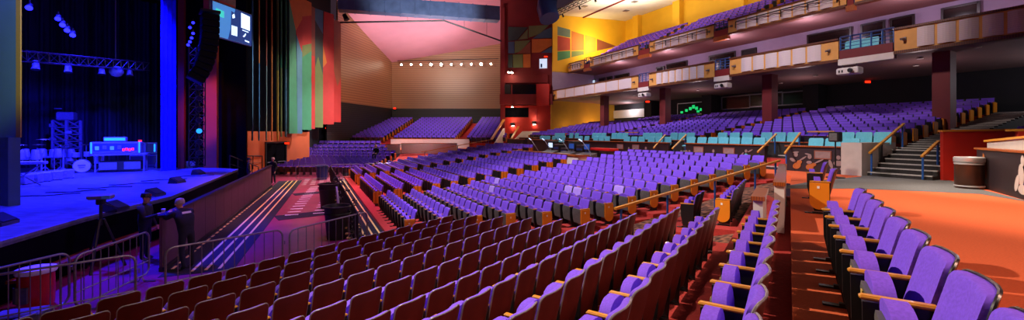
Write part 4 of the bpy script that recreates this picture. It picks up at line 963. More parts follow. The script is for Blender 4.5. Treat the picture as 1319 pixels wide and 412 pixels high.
# lighting rigs
truss('lighting_truss', 'blue-lit lighting truss hanging across the stage', at(28,72,18.5), at(188,86,24.5), .45, 14, 'rim', .026)
for i, (x_, y_, Y) in enumerate(((46,84,19.2),(88,88,20.7),(131,91,22.3),(167,93,23.7))): can_lamp(f"moving lamp under the stage truss, {ORD[i+1]} from the left", at(x_,y_,Y), at(x_,y_,Y)+Vector((.3,-.3,-2)), 'truss lamps', 'black', .16, .4, 'moving_lamp', 'lamp', 'gear')
r = thing('mirror_ball', 'round dark fixture hanging under the right half of the truss', 'lamp', at(150,92,23), 0); MB().lathe([(.05,.3),(.2,.24),(.3,.08),(.3,-.08),(.2,-.24),(.05,-.3)],(0,0,0),16).build('body', M['gear'], r, True); MB().tube([(0,0,.3),(0,0,.8)],.02,6).build('hanger', M['black'], r)
MB_ = MB(); MB_.tube([at(149,0,23), at(149,80,23)], .02, 6); tag(MB_.build('hoist_chain', M['gear']), 'thin vertical hoist chain above the stage truss', 'chain')
for i, (x_, y_) in enumerate(((38,8),(75,22),(81,30),(87,37),(94,43))): 
    p = at(x_, y_, 17); can_lamp(f"flat blue LED lamp glowing above the stage, {ORD[i+1]} from the left", p, p+Vector((.9,-1.0,-1.0)), 'blue LED stage lamps', 'gblue', .12 if i < 1 else .10, .3, 'stage_lamp', 'lamp')
for i, (x_, y_) in enumerate(((248.6,28.6),(244.6,34.8),(248.6,42.2),(246.7,48.1),(244.6,53),(242.2,57))):
    p = at(x_, y_, 21.5); can_lamp(f"small blue LED lamp on the side tower, {ORD[i+1]} from the top", p, p+Vector((.8,-1.0,-.5)), 'tower LED lamps', 'gblue', .075, .3, 'stage_lamp', 'lamp')
tr = truss('lighting_tower', 'black vertical lighting tower with moving lamps beside the stage', at(254,214,22.8), at(254,60,22.8), .5, 14, 'black', .03)
for i in range(7):
    y_ = 112+14*i; can_lamp(f"moving lamp fixed on the vertical tower, {ORD[i+1]} from the top", at(257,y_,22.2), at(250,y_+10,20), 'tower moving lamps', 'gcyan' if i == 4 else 'black', .14, .36, 'moving_lamp', 'lamp', 'gear')

# ------------------------------------------------------------------ stage gear
def stand(root, a, h, r0=.02, legs=3, m='gear', boom=None, R=.3):
    a = Vector(a); MB().tube([a+Vector((0,0,.12)), a+Vector((0,0,h))], r0, 6).build('stand_pole', M[m], root)
    for k in range(legs):
        t = 2*PI*k/legs; MB().tube([a+Vector((0,0,.32)), a+Vector((R*math.cos(t),R*math.sin(t),.02))], r0*.8, 6).build('stand_leg', M[m], root)
    if boom: MB().tube([a+Vector((0,0,h)), a+Vector((0,0,h))+Vector(boom)], r0*.8, 6).build('boom', M[m], root)
p = onz(106,222,SZ); r = thing('drum_kit', 'drum kit with white-headed bass drum on the blue-lit stage', 'drum kit', p, math.radians(40))
MB().lathe([(.34,-.22),(.36,-.2),(.36,.2),(.34,.22)],(0,0,.36),26,'Y').build('bass_drum', M['drum'], r, True); h_ = MB().lathe([(.31,.225),(.31,.235)],(0,0,.36),26,'Y'); 
h_ = MB(); h_.lathe([(.33,.0),(.33,.01)],(0,-.23,.36),26,'Y'); hd = h_.build('drum_head', M['dhead'], r)
e = MB(); e.box((0,-.25,.40),(.3,.006,.07)); e.box((0,-.25,.28),(.22,.006,.04)); e.build('head_print', M['gear'], hd)
for x_, y_, z_, rr, hh in ((-.25,.0,.85,.16,.22),(.22,0,.87,.17,.24),(.62,.35,.45,.22,.4),(-.5,.45,.62,.18,.14)):
    d_ = MB().lathe([(rr,0),(rr,hh)],(x_,y_,z_),18).build('drum', M['drum'], r, True); MB().lathe([(rr*.97,hh+.002),(rr*.97,hh+.012)],(x_,y_,z_),18).build('drum_head', M['dhead'], d_)
for x_, y_, h in ((-.75,.1,1.3),(.7,-.1,1.4),(.1,.5,1.5),(-.9,.7,.95)):
    stand(r, (x_,y_,0), h); MB().lathe([(.02,.04),(.2,.0),(.23,-.015)],(x_,y_,h),20).build('cymbal', M['cym'], r, True)
MB().lathe([(.16,.45),(.18,.5),(.16,.55)],(0,.9,0),14).build('stool_seat', M['black'], r); stand(r, (0,.9,0), .45)
p = onz(100,226,SZ); o = MB().box((0,0,.06),(3.2,1.6,.12)).build('drum_riser', M['gear']); o.location = onz(108,219,SZ) - Vector((0,0,.14)) ; o.rotation_euler = (0,0,math.radians(40)); tag(o, 'low flat riser under the drum kit on the stage', 'riser')
# tall percussion tower
p = onz(86,218,SZ); r = truss('percussion_tower', 'tall slim truss tower with a box on top behind the drums', p, p+Vector((0,0,2.9)), .8, 7, 'gear', .085)
mbox((0,0,3.15),(.75,.6,.5),.5,.06).build('top_box', M['gear'], r); mbox((-.3,-.2,3.6),(.35,.12,.06)).build('top_plate', M['gear'], r)
for k in range(6): mbox((.45*(-1)**k,-.35,.6+.4*k),(.3,.2,.22),k,.03).build('clamped_lamp', M['gear'], r)
# percussion racks on the left
def rack(label, p, w, hts, rz=0):
    r = thing('percussion_rack', label, 'rack', p, rz, 'percussion racks')
    for x_ in (-w/2, 0, w/2): stand(r, (x_,0,0), hts+.3*random.random(), .03)
    MB().tube([(-w/2,0,hts*.8),(w/2,0,hts*.85)],.03,6).build('cross_bar', M['gear'], r)
    for k in range(4):
        x_ = -w/2+w*k/3.3; MB().lathe([(.14,0),(.17,.1),(.12,.45)],(x_,-.1,hts*.82),14).build('conga', M['drum'], r, True)
    for k in range(3): MB().lathe([(.02,.05),(.24,0),(.25,-.01)],(-w/2+w*k/2,.15,hts+.25*k+.2),18).build('cymbal', M['cym'], r, True)
    return r
rack('crowded percussion rack with cymbals nearest the green wall', onz(22,233,SZ), 1.6, 1.15, .4); rack('crowded percussion rack left of the tall tower', onz(48,226,SZ), 1.9, 1.1, .5); rack('low percussion rack right below the tall tower', onz(78,222,SZ), 1.4, 1.0, .2)
r = thing('keyboard_stand', 'crossed-leg keyboard stand at the front of the left percussion', 'keyboard', onz(30,240,SZ), .5)
for s_ in (-1,1): MB().tube([(-.5*s_,0,.02),(.5*s_,0,.85)],.03,6).build('leg', M['gear'], r)
mbox((0,0,.93),(1.3,.36,.12),0,.02).build('keyboard', M['gear'], r); mbox((0,-.1,1.0),(1.15,.14,.02)).build('keys', M['paper'], r)
for k in range(5):
    r = thing('floor_case', f"flight case among the stage percussion, {ORD[k+1]} from the left", 'case', onz(24+14*k,238-2*k,SZ), .3+.2*k, 'stage flight cases'); mbox((0,0,.22),(.7,.5,.4),0,.03).build('body', M['gear'], r)
    for x_ in (-.3,.3): MB().lathe([(.04,-.03),(.04,.03)],(x_,-.2,.03),8,'X').build('caster', M['black'], r)
    mbox((0,-.26,.25),(.16,.03,.06)).build('handle', M['steel'], r)
# keyboard / amp rig with lit panel
p = onz(157,221,SZ); r = thing('amplifier_riser', 'wide low equipment riser with dark open front', 'riser', p, math.radians(32))
for x_ in (-1.0,1.0):
    for y_ in (-.35,.35): MB().tube([(x_,y_,0),(x_,y_,.95)],.04,6).build('leg', M['gear'], r)
mbox((0,0,.98),(2.3,.9,.1)).build('deck', M['gear'], r); mbox((0,0,.35),(1.7,.6,.55),0,.03).build('dark_case', M['black'], r)
for x_ in (-.5,.5): mbox((x_,-.32,.35),(.7,.03,.4)).build('case_panel', M['gear'], r)
pz_ = p+Vector((0,0,1.03)); r = thing('rack_case', 'cyan-lit open rack case with a red display on the riser', 'case', pz_, math.radians(32)); mbox((-.2,.05,.32),(2.1,.6,.62),0,.03).build('body', M['gear'], r)
for x_ in (-1.18,.78): mbox((x_,-.27,.32),(.05,.05,.6)).build('edge_light', M['gcyan'], r)
mbox((-.2,-.26,.34),(1.8,.03,.4)).build('panel', M['navy'], r)
for k in range(4): mbox((-.95+.3*k,-.285,.3+.04*(k%2)),(.16,.02,.2),0,.02).build('gauge', M['gear'] if k%2 else M['gscreen'], r)
for k in range(4): mbox((.12+.13*k,-.29,.2+.03*(k%2)),(.09,.02,.13)).build('red_digit', M['gred'], r)
r = thing('guitar_amplifier', 'small pale amplifier head on top of the lit rack case', 'amplifier', pz_+Vector((-.3,-.05,.64)), math.radians(32)); mbox((0,0,.14),(.95,.35,.26),0,.04).build('body', M['gear'], r); mbox((0,-.18,.14),(.85,.02,.15)).build('panel', M['gcyan'], r)
for i, (x_, y_, s_) in enumerate(((178,215,1.0),(192,214,1.1))):
    r = thing('amplifier_stack', f"grey amplifier stack at the right of the stage gear, {'left' if i == 0 else 'right'} one", 'amplifier', onz(x_,y_,SZ), math.radians(35), 'amplifier stacks')
    for k in range(2): mbox((0,0,.4+.78*k),(.8*s_,.45,.74),0,.04).build('cabinet', M['gear'], r); mbox((0,-.235,.4+.78*k),(.68*s_,.02,.6)).build('grille', M['black'], r)
    mbox((.3,-.25,1.2),(.08,.02,.5)).build('light_strip', M['gcyan'] if i else M['navy'], r)
    if i == 0: mbox((.1,-.1,1.66),(.16,.1,.12)).build('red_lamp', M['gred'], r)
# microphones, monitor wedges
for i, (x_, y_, h, bm) in enumerate(((229,214,1.5,(.45,-.2,.25)),(250,212,1.5,(-.4,-.1,.3)),(131,222,1.3,(.3,0,.2)),(70,228,1.4,(.35,-.1,.1)))):
    r = thing('microphone_stand', f"slim microphone stand with angled boom, {ORD[i+1]} counted from the far stage side", 'microphone stand', onz(x_,y_,SZ), 0, 'microphone stands'); stand(r, (0,0,0), h, .018, 3, 'steel', bm); q = Vector((0,0,h))+Vector(bm); MB().tube([q, q+Vector(bm)*.25],[.02,.035],8).build('microphone', M['pan'], r)
for i, (x_, y_, a_) in enumerate(((12,291,.7),(160,272,.6),(209,253,.5),(262,225,.4),(236,236,.4))):
    p = onz(x_, y_, SZ); r = thing('monitor_wedge', f"black wedge floor monitor on the stage, {ORD[i+1]} along from the near left", 'loudspeaker', p+Vector((-.35,.1,0)), a_+1.2, 'monitor wedges')
    m = MB(); m.poly([(-.26,-.2,0),(-.26,.2,0),(-.26,.1,.27),(-.26,-.2,.08)], .52, (1,0,0)); m.build('cabinet', M['rim'], r); m = MB(); m.poly([(-.22,-.19,.095),(.22,-.19,.095),(.22,.08,.262),(-.22,.08,.262)], .012); m.build('grille', M['black'], r)
for i in range(6): 
    r = thing('stage_cable', f"loose cable lying on the stage floor, {ORD[i+1]} from the left", 'cable', onz(60+38*i,252-5*i,SZ), .6, 'stage cables'); MB().tube([(-.8+.2*k, .15*math.sin(k*1.1+i), .02) for k in range(9)], .018, 6).build('cord', M['black'], r)
for i, x_ in enumerate((206,216,240,247)):
    r = thing('floor_lamp', f"rounded grey floor lamp at the foot of the blue curtain, {ORD[i+1]} from the left", 'lamp', onz(x_,216,SZ), 0, 'floor lamps'); MB().lathe([(.22,0),(.26,.1),(.2,.34),(.1,.4)],(0,0,0),14).build('housing', M['gear'], r, True); mbox((0,0,.03),(.5,.3,.06)).build('foot', M['black'], r)
# tripod with a flat head in the gap before the stage
r = thing('camera_tripod', 'camera tripod with flat head standing between stage and barriers', 'tripod', (-10.15,10.35,-1.8), .4)
for k in range(3): t = 2*PI*k/3+.5; MB().tube([(.05*math.cos(t),.05*math.sin(t),1.25),(.45*math.cos(t),.45*math.sin(t),0)],.03,6).build('leg', M['black'], r)
MB().tube([(0,0,1.1),(0,0,1.6)],.035,8).build('centre_column', M['black'], r); mbox((0,0,1.68),(.14,.18,.14),0,.02).build('pan_head', M['black'], r); hb = mbox((0,0,1.8),(.46,.26,.12),0,.03).build('camera_body', M['gear'], r); mbox((.15,-.14,1.8),(.16,.03,.08)).build('lens', M['teal'], hb); MB().tube([(0,.1,1.62),(.1,.5,1.45)],.012,6).build('pan_handle', M['black'], r)
# stairs rail and gear at the far stage end
rail_thing('stair_railing', 'black steel railing of the steps at the far end of the stage', [at(296,215,25.5)+Vector((0,0,-.3)), at(333,215,29.5)+Vector((0,0,-1.0))], 1.0, 5, M['black'], bars=1)
rail_thing('ramp_railing', 'dark railing along the orange wall left of the double door', [at(284,205,28.3)+Vector((0,0,-.75)), at(338,205,32.6)+Vector((0,0,-.75))], 1.0, 5, M['black'], bars=1)
for i, (x_, y_, w_, h_2) in enumerate(((264,210,.9,1.3),(275,208,.7,1.0),(290,214,.6,.5))):
    r = thing('speaker_cabinet', f"dark speaker cabinet at the far stage corner, {ORD[i+1]} from the left", 'loudspeaker', onz(x_,214,SZ)+Vector((-.2,.3,0)), .6, 'corner speaker cabinets'); mbox((0,0,h_2/2),(w_,.6,h_2),0,.04).build('cabinet', M['rim'], r); mbox((0,-.31,h_2/2),(w_*.86,.02,h_2*.86)).build('grille', M['black'], r)

# ------------------------------------------------------------------ sound desk area behind the centre block
t0, t1 = 19.75, 28.2
mb = MB(); sbox(mb, 13.55, 13.7, t0, t1, -.9, .28); sbox(mb, 13.55, 14.25, t0, t0+.12, -.9, .28); struct('wall_booth', mb, M['white'])
mb = MB(); sbox(mb, 13.45, 13.85, t0-.05, t1, .28, .36); sbox(mb, 13.45, 14.3, t0-.08, t0+.25, .28, .36); struct('trim_32', mb, M['cap'])
mb = MB(); sbox(mb, 13.7, 18.1, t0, t1+8, -.9, -.35); struct('floor', mb, M['darkc'])
for i in range(3):
    t = 21.2+2.2*i; r = thing('mixing_console', f"sloped mixing console on the sound desk, {ORD[3-i]} from the left", 'mixer', P(15.0,t,-.35), RZ_M, 'mixing consoles')
    mbox((0,0,.4),(1.7,.8,.06)).build('table_top', M['black'], r); m = MB(); m.poly([(-.75,-.4,.45),(-.75,.4,.45),(-.75,.4,.52),(-.75,-.4,.75)], 1.5, (1,0,0)); c_ = m.build('console_body', M['pan'], r)
    m = MB()
    for k in range(14): m.box((-.65+.1*k,.1,.62),(.04,.3,.03))
    m.build('faders', M['paper'], c_)
    for x_ in (-.75,.75): mbox((x_,0,.2),(.08,.6,.4)).build('leg', M['black'], r)
    mo = mbox((.4-.5*(i%2),-.5,1.1),(.62,.05,.4),0,.015).build('monitor', M['black'], r); mbox((.4-.5*(i%2),-.47,1.1),(.55,.02,.33)).build('screen', M['gmon'] if i == 2 else M['gscreen2'], mo); MB().tube([(.4-.5*(i%2),-.5,.6),(.4-.5*(i%2),-.5,.95)],.03,6).build('monitor_arm', M['black'], r)
for i in range(6):
    r = thing('equipment_rack', f"dark equipment rack behind the sound desk, {ORD[6-i]} from the left", 'rack', P(16.6,22.6+1.0*i,-.35), RZ_M, 'sound desk racks'); hh = .9+.25*(i%3); mbox((0,0,hh/2),(.8,.6,hh),0,.03).build('case', M['rim'], r)
    for k in range(3): mbox((0,.31,hh*(.25+.25*k)),(.66,.02,.14)).build('rack_unit', M['pan'] if k%2 else M['navy'], r)
r = thing('covered_table', 'long table under a bright red cloth right of the sound desk', 'table', P(16.3,21.0,-.35), RZ_M); mbox((0,0,.95),(2.0,.7,.16),0,.03).build('red_cloth', M['redp'], r)
for x_ in (-.9,.9):
    for y_ in (-.25,.25): MB().tube([(x_,y_,0),(x_,y_,.88)],.03,6).build('leg', M['black'], r)
for i in range(2): 
    r = thing('equipment_case', f"black flight case under the red-covered table, {'left' if i else 'right'} one", 'case', P(16.4,20.45+1.1*i,-.35), RZ_M, 'cases under the red table'); mbox((0,0,.36),(1.0,.6,.7),0,.03).build('body', M['black'], r); mbox((0,.31,.4),(.3,.02,.2)).build('label_plate', M['paper'], r)
for i, t in enumerate((20.6,22.9,25.2,27.2)): r = thing('desk_lamp', f"thin white-lit lamp rod leaning over the sound desk, {ORD[4-i]} from the left", 'lamp', P(15.2,t,.2), RZ_M, 'sound desk lamp rods'); MB().tube([(0,0,0),(.3,.2,.5),(.75,.3,.95)],.02,6).build('rod', M['steel'], r); MB().tube([(.7,.29,.9),(.95,.34,1.02)],.035,8).build('lamp_head', M['gmon'], r)
# sloping beige walls around the far stairs below the tower
mb = MB(); mb.wall(at(633,188,41), at(648,165,47.5), -.1, .2, .2, 2.2); mb.wall(at(655,186,44), at(700,180,43), .1, .75, .2); struct('wall_far_stair', mb, M['white'])
mb = MB(); a, b = at(633,180,41), at(649,154,47); mb.bar(a, b, .25, .1); a, b = at(659,178,44), at(668,163,47); mb.bar(a, b, .2, .1); struct('trim_33', mb, M['oak'])
mb = MB(); mb.poly([at(662,181,44), at(700,180,43.5), at(706,170,45.5), at(673,170,46)], .1); struct('wall_far_slope', mb, M['offw'])

# ------------------------------------------------------------------ people
def person(name_label, base, rz, J, hairm='hair', cap=False, seated=False, extra=None, shirt='cloth', legs='jeans', shoe='shoe', fat=1.0, scale=1.0):
    r = thing('person', name_label, 'person', base, rz)
    V = []; E = []; R = []; mt = []
    def v(p, rad, par=None, m=0):
        V.append(Vector(p)*scale); R.append((rad if isinstance(rad, tuple) else (rad, rad))); i = len(V)-1; mt.append(m)
        if par is not None: E.append((par, i))
        return i
    pel = v(J['pelvis'], (.16*fat,.125*fat), None, 1); sp = v(J['spine'], (.155*fat,.125*fat), pel, 0); ch = v(J['chest'], (.19*fat,.14*fat), sp, 0); nk = v(J['neck'], (.065,.065), ch, 0)
    n2 = v(lerp(Vector(J['neck']), Vector(J['head']), .4), .058, nk, 2); jw = v(Vector(J['head'])+Vector((0,.015,-.045)), (.072,.08), n2, 2); hd = v(Vector(J['head'])+Vector((0,0,.05)), (.082,.098), jw, 2); v(Vector(J['head'])+Vector((0,-.005,.11)), (.06,.075), hd, 2)
    for s_ in ('L', 'R'):
        sh = v(J['sh'+s_], .078*fat, ch, 0); el = v(J['el'+s_], .056*fat, sh, 0); wr = v(J['wr'+s_], .036, el, 0); pm = v(J['hd'+s_], (.038,.022), wr, 2)
        d = (Vector(J['hd'+s_])-Vector(J['wr'+s_])).normalized(); sd = d.cross(Vector((0,0,1)) if abs(d.z) < .8 else Vector((0,1,0))).normalized(); cu = sd.cross(d)
        for k, L in enumerate((.068,.078,.073,.058)):
            b = Vector(J['hd'+s_]) + d*.035 + sd*(.027-.018*k); f1 = v(b, .0095, pm, 2); f2 = v(b+d*L*.5, .009, f1, 2); v(b+d*L*.85+cu*L*.35, .008, f2, 2)
        th = v(Vector(J['hd'+s_])-d*.01+sd*.045, .012, pm, 2); v(Vector(J['hd'+s_])+d*.03+sd*.065, .010, th, 2)
        hp = v(J['hp'+s_], .10, pel, 1); kn = v(J['kn'+s_], .068, hp, 1); an = v(J['an'+s_], .048, kn, 1); v(J['to'+s_], (.046,.036), an, 3)
    me = bpy.data.meshes.new('body'); me.from_pydata([tuple(q) for q in V], E, []); o = bpy.data.objects.new('body_base', me); C.objects.link(o)
    md = o.modifiers.new('s', 'SKIN'); md.use_smooth_shade = True; md.branch_smoothing = .4
    for i, sv in enumerate(me.skin_vertices[0].data): sv.radius = (R[i][0]*scale, R[i][1]*scale); sv.use_root = (i == 0)
    o.modifiers.new('d', 'SUBSURF').levels = 2; o.modifiers['d'].render_levels = 2
    dg = bpy.context.evaluated_depsgraph_get(); dg.update(); me2 = bpy.data.meshes.new_from_object(o.evaluated_get(dg)); bpy.data.objects.remove(o)
    me2.name = 'body'; me2.materials.clear()
    for m in (shirt, legs, 'skin', shoe): me2.materials.append(M[m])
    def seg(p, a, b):
        d = b-a; t = max(0, min(1, (p-a).dot(d)/max(d.length_squared, 1e-9))); return (p-a-d*t).length, t
    for f in me2.polygons:
        best = 9; bm = 0; p = f.center
        for a, b in E:
            dd, t = seg(p, V[a], V[b]); dd -= .7*lerp(R[a][0], R[b][0], t)
            if dd < best: best = dd; bm = mt[b] if t > .45 else mt[a]
        f.material_index = bm; f.use_smooth = True
    bo = bpy.data.objects.new('body', me2); C.objects.link(bo); bo.parent = r
    H = Vector(J['head'])*scale
    m = MB(); m.X = Matrix.Translation(H)
    m.lathe([(.035,.172),(.075,.155),(.098,.11),(.104,.06),(.100,.03)] if not cap else [(.03,.18),(.085,.165),(.106,.11),(.108,.06)], (0,-.012,0), 18)
    if cap: m.poly([(-.07,.08,.065),(.07,.08,.065),(.06,.17,.05),(-.06,.17,.05)], .012)
    hr = m.build('cap' if cap else 'hair', M['black'] if cap else M[hairm], r, True)
    if cap: mbox(H+Vector((0,.105,.11)),(.05,.01,.05)).build('cap_badge', M['redp'], hr)
    for s_ in (-1,1):
        mbox(H+Vector((s_*.032,.088,.045)),(.026,.012,.012)).build('eye', M['rim'], r); MB().lathe([(.012,-.03),(.022,0),(.012,.03)],H+Vector((s_*.09,0,.03)),8).build('ear', M['skin'], r, True)
    MB().tube([H+Vector((0,.082,.04)), H+Vector((0,.112,.008)), H+Vector((0,.09,-.002))],[.01,.015,.01],6).build('nose', M['skin'], r, True); mbox(H+Vector((0,.085,-.035)),(.045,.012,.01)).build('mouth', M['redd'], r)
    return r
def standing(**k):
    J = dict(pelvis=(0,0,.95), spine=(0,0,1.15), chest=(0,0,1.36), neck=(0,0,1.50), head=(0,.03,1.62), shL=(-.19,0,1.43), shR=(.19,0,1.43), elL=(-.25,-.03,1.13), elR=(.25,-.03,1.13), wrL=(-.24,.1,.9), wrR=(.24,.1,.9), hdL=(-.235,.13,.82), hdR=(.235,.13,.82), hpL=(-.1,0,.88), hpR=(.1,0,.88), knL=(-.11,.02,.5), knR=(.11,.02,.5), anL=(-.115,-.02,.09), anR=(.115,-.02,.09), toL=(-.13,.13,.04), toR=(.13,.13,.04)); J.update(k); return J
# man holding a cup: stands at the near end of the barricade facing the pit
r1 = person('person in dark jacket and cap holding a paper cup near the stage', (-9.72,11.1,-1.8), math.radians(-75), standing(elR=(.27,.12,1.15), wrR=(.16,.33,1.22), hdR=(.14,.40,1.25), elL=(-.28,.0,1.12), wrL=(-.2,.15,.92), hdL=(-.18,.2,.85)), cap=True, fat=1.15)
cp = Matrix.Translation(Vector((-9.72,11.1,-1.8))) @ Matrix.Rotation(math.radians(-75), 4, 'Z') @ Vector((.12,.47,1.22))
r = thing('paper_cup', 'white paper cup held by the person in the cap', 'cup', cp); MB().lathe([(.032,0),(.045,.13)],(0,0,0),14).build('cup_body', M['paper'], r, True); MB().lathe([(.047,.13),(.047,.145),(.035,.15)],(0,0,0),14).build('lid', M['white'], r, True)
r2 = person('person with pale hair in dark jacket leaning on the barricade, seen from behind', (-8.08,10.42,-1.8), math.radians(67), standing(spine=(0,.06,1.14), chest=(0,.16,1.33), neck=(0,.24,1.46), head=(0,.30,1.57), shL=(-.2,.17,1.39), shR=(.2,.17,1.39), elL=(-.27,.38,1.27), elR=(.27,.38,1.27), wrL=(-.16,.5,1.36), wrR=(.16,.5,1.36), hdL=(-.1,.54,1.39), hdR=(.1,.54,1.39), knL=(-.12,.0,.5), anL=(-.13,-.12,.09), toL=(-.15,.03,.04)), 'hair', fat=1.22)
pt = MB(); pt.X = Matrix.Translation((0,.03,1.30)) @ Matrix.Rotation(-.35, 4, 'X'); pt.box((.03,-.0,.1),(.2,.012,.05)); pt.build('back_patch', M['paper'], r2)
person('person in dark clothes standing at the far end of the barricade', Vector((-15.95,28.0,-1.8)), math.radians(170), standing(), 'hair')
r4 = person('person in blue cap behind the far end of the barricade', Vector((-17.1,27.2,-1.8)), math.radians(-60), standing(), cap=True)
SI = dict(pelvis=(0,0,.47), spine=(0,-.03,.68), chest=(0,-.03,.90), neck=(0,0,1.04), head=(0,.05,1.16), shL=(-.19,0,.97), shR=(.19,0,.97), elL=(-.24,.06,.70), elR=(.24,.06,.70), wrL=(-.14,.28,.60), wrR=(.14,.28,.60), hdL=(-.1,.35,.58), hdR=(.1,.35,.58), hpL=(-.1,.05,.46), hpR=(.1,.05,.46), knL=(-.12,.45,.48), knR=(.12,.45,.48), anL=(-.12,.42,.10), anR=(.12,.42,.10), toL=(-.12,.56,.05), toR=(.12,.56,.05))
q = mir(Q(KN[4]+.3, KEND[4]-.2, KZ[4]))
person('fair-haired person in black seated at the end of a far purple row', at(484.5,205.5,37.2), mir_rz(RZ_K), SI, 'blond')

# ------------------------------------------------------------------ lights
def light(kind, loc, target, energy, col, size=1.0, angle=90, blend=.6):
    l = bpy.data.lights.new('light', kind); o = bpy.data.objects.new('light', l); C.objects.link(o); o.location = loc; l.energy = energy; l.color = col
    o.rotation_euler = (Vector(target)-Vector(loc)).to_track_quat('-Z', 'Y').to_euler()
    if kind == 'SPOT': l.spot_size = math.radians(angle); l.spot_blend = blend; l.shadow_soft_size = size
    if kind == 'AREA': l.size = size
    if kind == 'POINT': l.shadow_soft_size = size
    return o
HOUSE = (1, .86, .80)
w = bpy.data.worlds.new('world'); bpy.context.scene.world = w; w.use_nodes = True; w.node_tree.nodes['Background'].inputs[0].default_value = (.30,.16,.24,1); w.node_tree.nodes['Background'].inputs[1].default_value = .10
# unseen house spots, some added to brighten what they aim at
light('SPOT', P(-1,14,13), P(9.5,14,-.8), 12000, (1,.84,.95), .3, 62)
light('SPOT', P(5,10,13), P(13.2,13.5,0), 5500, (1,.9,.96), .3, 44)  # added to brighten the back of the middle block
light('SPOT', P(2,24,14), P(9,24,-.8), 6000, (.9,.8,1), .5, 62)
light('SPOT', (-10,10,10.5), (3.0,5.0,0), 16000, (1,.84,.70), .08, 44)
light('SPOT', (8,10,12), (12.8,8.6,0), 9000, (1,.80,.62), .4, 56)
light('SPOT', (6,-3,11), (4,8,-.3), 1800, (1,.75,.6), .5, 75)
light('SPOT', P(13,17,15), P(21.5,19,.7), 4200, (.92,.84,1), .5, 75)
light('SPOT', P(14,29,15), P(22,29,.7), 5000, (.9,.84,1), .5, 75)
light('SPOT', P(8,44,13.5), mir(Q(3,7,-1)), 16000, (1,.88,1), .5, 70)
light('SPOT', mir(Q(0,10,13)), mir(Q(-9,10,1)), 3800, (.86,.78,1), .5, 65)
light('SPOT', (-6,36,10), (-9,45,.5), 3000, (1,.85,.8), .4, 40); light('SPOT', mir(Q(5,10,12)), (-8,58,7.5), 5000, (1,.8,.62), .5, 60)
light('SPOT', (-6,40,9), (-19,50,8), 2600, (1,.72,.5), .3, 60)  # added for the highlight on the brown slat wall
light('SPOT', (-8,44,6), (-9,50,15), 4600, (1,.80,.84), .8, 110); light('SPOT', (-4,34,5), (-9,44,14), 17000, (.85,.9,1), .5, 50)  # second spot added from below to light the duct
# added lamps: dim red on foreground seat backs, white overhead for their rims
light('AREA', (5.2,.8,4.4), (0,5,-.6), 165, (1,.50,.36), 1.2); light('SPOT', (-2.6,5.0,14), (-2.4,5.6,-1), 4600, (1,.88,.8), .3, 42)
light('SPOT', (7.5,13.5,6), (13.0,10.8,.8), 3200, (1,.9,.85), .4, 40)  # added to brighten the right-hand mural wall
light('SPOT', (6,11,8), P(18.3,9.2,.7), 2600, (1,.9,.84), .3, 34)  # added to lift the beige stair wall
# pit
light('SPOT', Bp(7,3,10.5), Bp(7,3.2,-1.8), 7000, (1,.30,.85), .4, 62)
light('SPOT', Bp(15,5,10.5), Bp(15,3.6,-1.8), 7500, (1,.45,.58), .4, 58)
light('SPOT', Bp(-2,5,9), Bp(-2.6,2.2,-1.8), 2400, (.36,.08,1), .4, 60)
# stage wash
BL = (.012,.012,1)
for (x, y, tx, ty, e) in ((-14,12,-13.5,11.5,38000),(-18,17,-17.5,16.5,50000),(-19,23,-19,21.5,40000),(-22,19,-22.5,19,42000)): light('SPOT', (x,y,10.5), (tx,ty,SZ), e, BL, .4, 62)
light('SPOT', (-19.5,19.5,10.5), (-19.7,24.0,4.2), 9000, BL, .3, 34); light('SPOT', (-12,22,8), (-18.1,26,3.5), 3200, (1,.2,.06), .3, 24); light('SPOT', (-10,11,8), (-24.5,22.0,.4), 60000, BL, .4, 32)  # red spot added for the pilasters, last blue one for the gear
light('AREA', (-21,20,3), (-29,26,2), 150, BL, 3)
light('SPOT', (-9.5,6.5,6), (-14.8,12.6,4), 1500, (.7,1,.8), .4, 32)
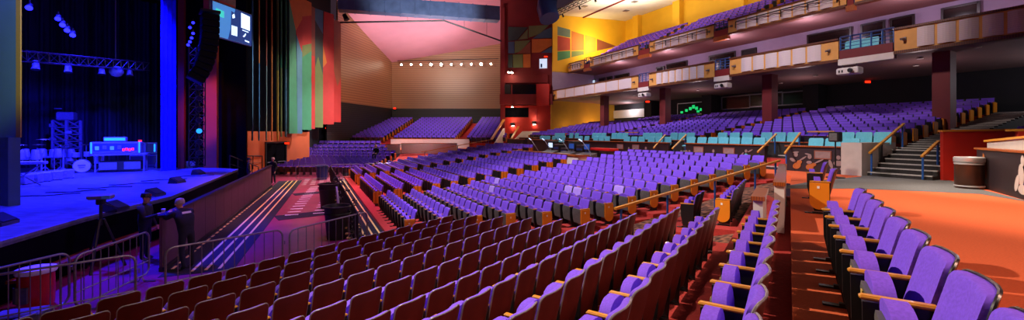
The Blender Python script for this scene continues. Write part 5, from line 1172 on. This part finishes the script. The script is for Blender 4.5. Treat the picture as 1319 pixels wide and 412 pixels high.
# panels, orange wall
light('SPOT', (-9,36,9), (-19.3,39,5.5), 4600, (1,.88,.78), .4, 58); light('SPOT', (-9,26,8), (-19.3,31.5,5), 3600, (.85,.92,1), .3, 38)
light('SPOT', (-13,31,5), (-19,34,-.5), 750, (1,.6,.35), .4, 70)
# tower, yellow wall and upper balcony
for x, y in ((659,100),(662,145)): p = tw(x, y, 1.3); light('POINT', p, p+Vector((0,0,-1)), 55, (1,.75,.5), .2)
for x, y in ((661,156),(688.5,154)): p = tw(x, y, .6); light('POINT', p, p+Vector((0,0,-1)), 22, (1,.75,.5), .1)
light('SPOT', tw(690,-60,22), tw(685,90), 900, (1,.35,.25), .5, 50)
light('AREA', P(28.5,37.5,11.6), P(29.5,40,12), 260, (1,.78,.36), 2)
light('AREA', P(27.5,31,12.4), P(27.5,31,15), 900, (1,.86,.66), 6)
light('AREA', P(30.5,14,12.4), P(30.5,14,15), 300, (1,.86,.66), 6)
light('AREA', P(29.5,23,13), P(29.5,23,15), 500, (1,.86,.66), 5)
light('POINT', P(29,38.6,2.6), P(29,39,0), 110, (1,.74,.3), .2); light('POINT', P(26,38.9,2.2), P(26,39,0), 90, (1,.74,.3), .2)
# balcony fronts and suites
light('SPOT', P(13,12,13), P(25,13,6.6), 4600, (1,.80,.78), .5, 55)
light('SPOT', P(13,26,13), P(25,27,6.8), 4600, (1,.78,.80), .5, 55)
light('SPOT', P(14,38,12), P(25,36,6.8), 2800, (1,.78,.80), .5, 50)
for t in (5,10,15,20,26,32): light('POINT', P(26.6,t,7.6), P(27,t,0), 150, (.95,.74,.92), .3)
for s, t, e in ((27,10,40),(28,16,40),(28,24,50),(28.5,32,60)): light('POINT', P(s,t,4.0), P(s,t,0), e, (1,.72,.74), .3)
light('POINT', P(29.5,5.0,4.2), P(30,5,0), 160, (.85,.9,1), .2); light('POINT', P(31.5,t_at(808,31.5),4.4), P(31,30,0), 120, (.95,.92,1), .2)
sc = bpy.context.scene
sc.view_settings.view_transform = 'Standard'; sc.view_settings.look = 'None'; sc.view_settings.exposure = 0; sc.view_settings.gamma = 1
try: sc.cycles.use_denoising = True
except Exception: pass
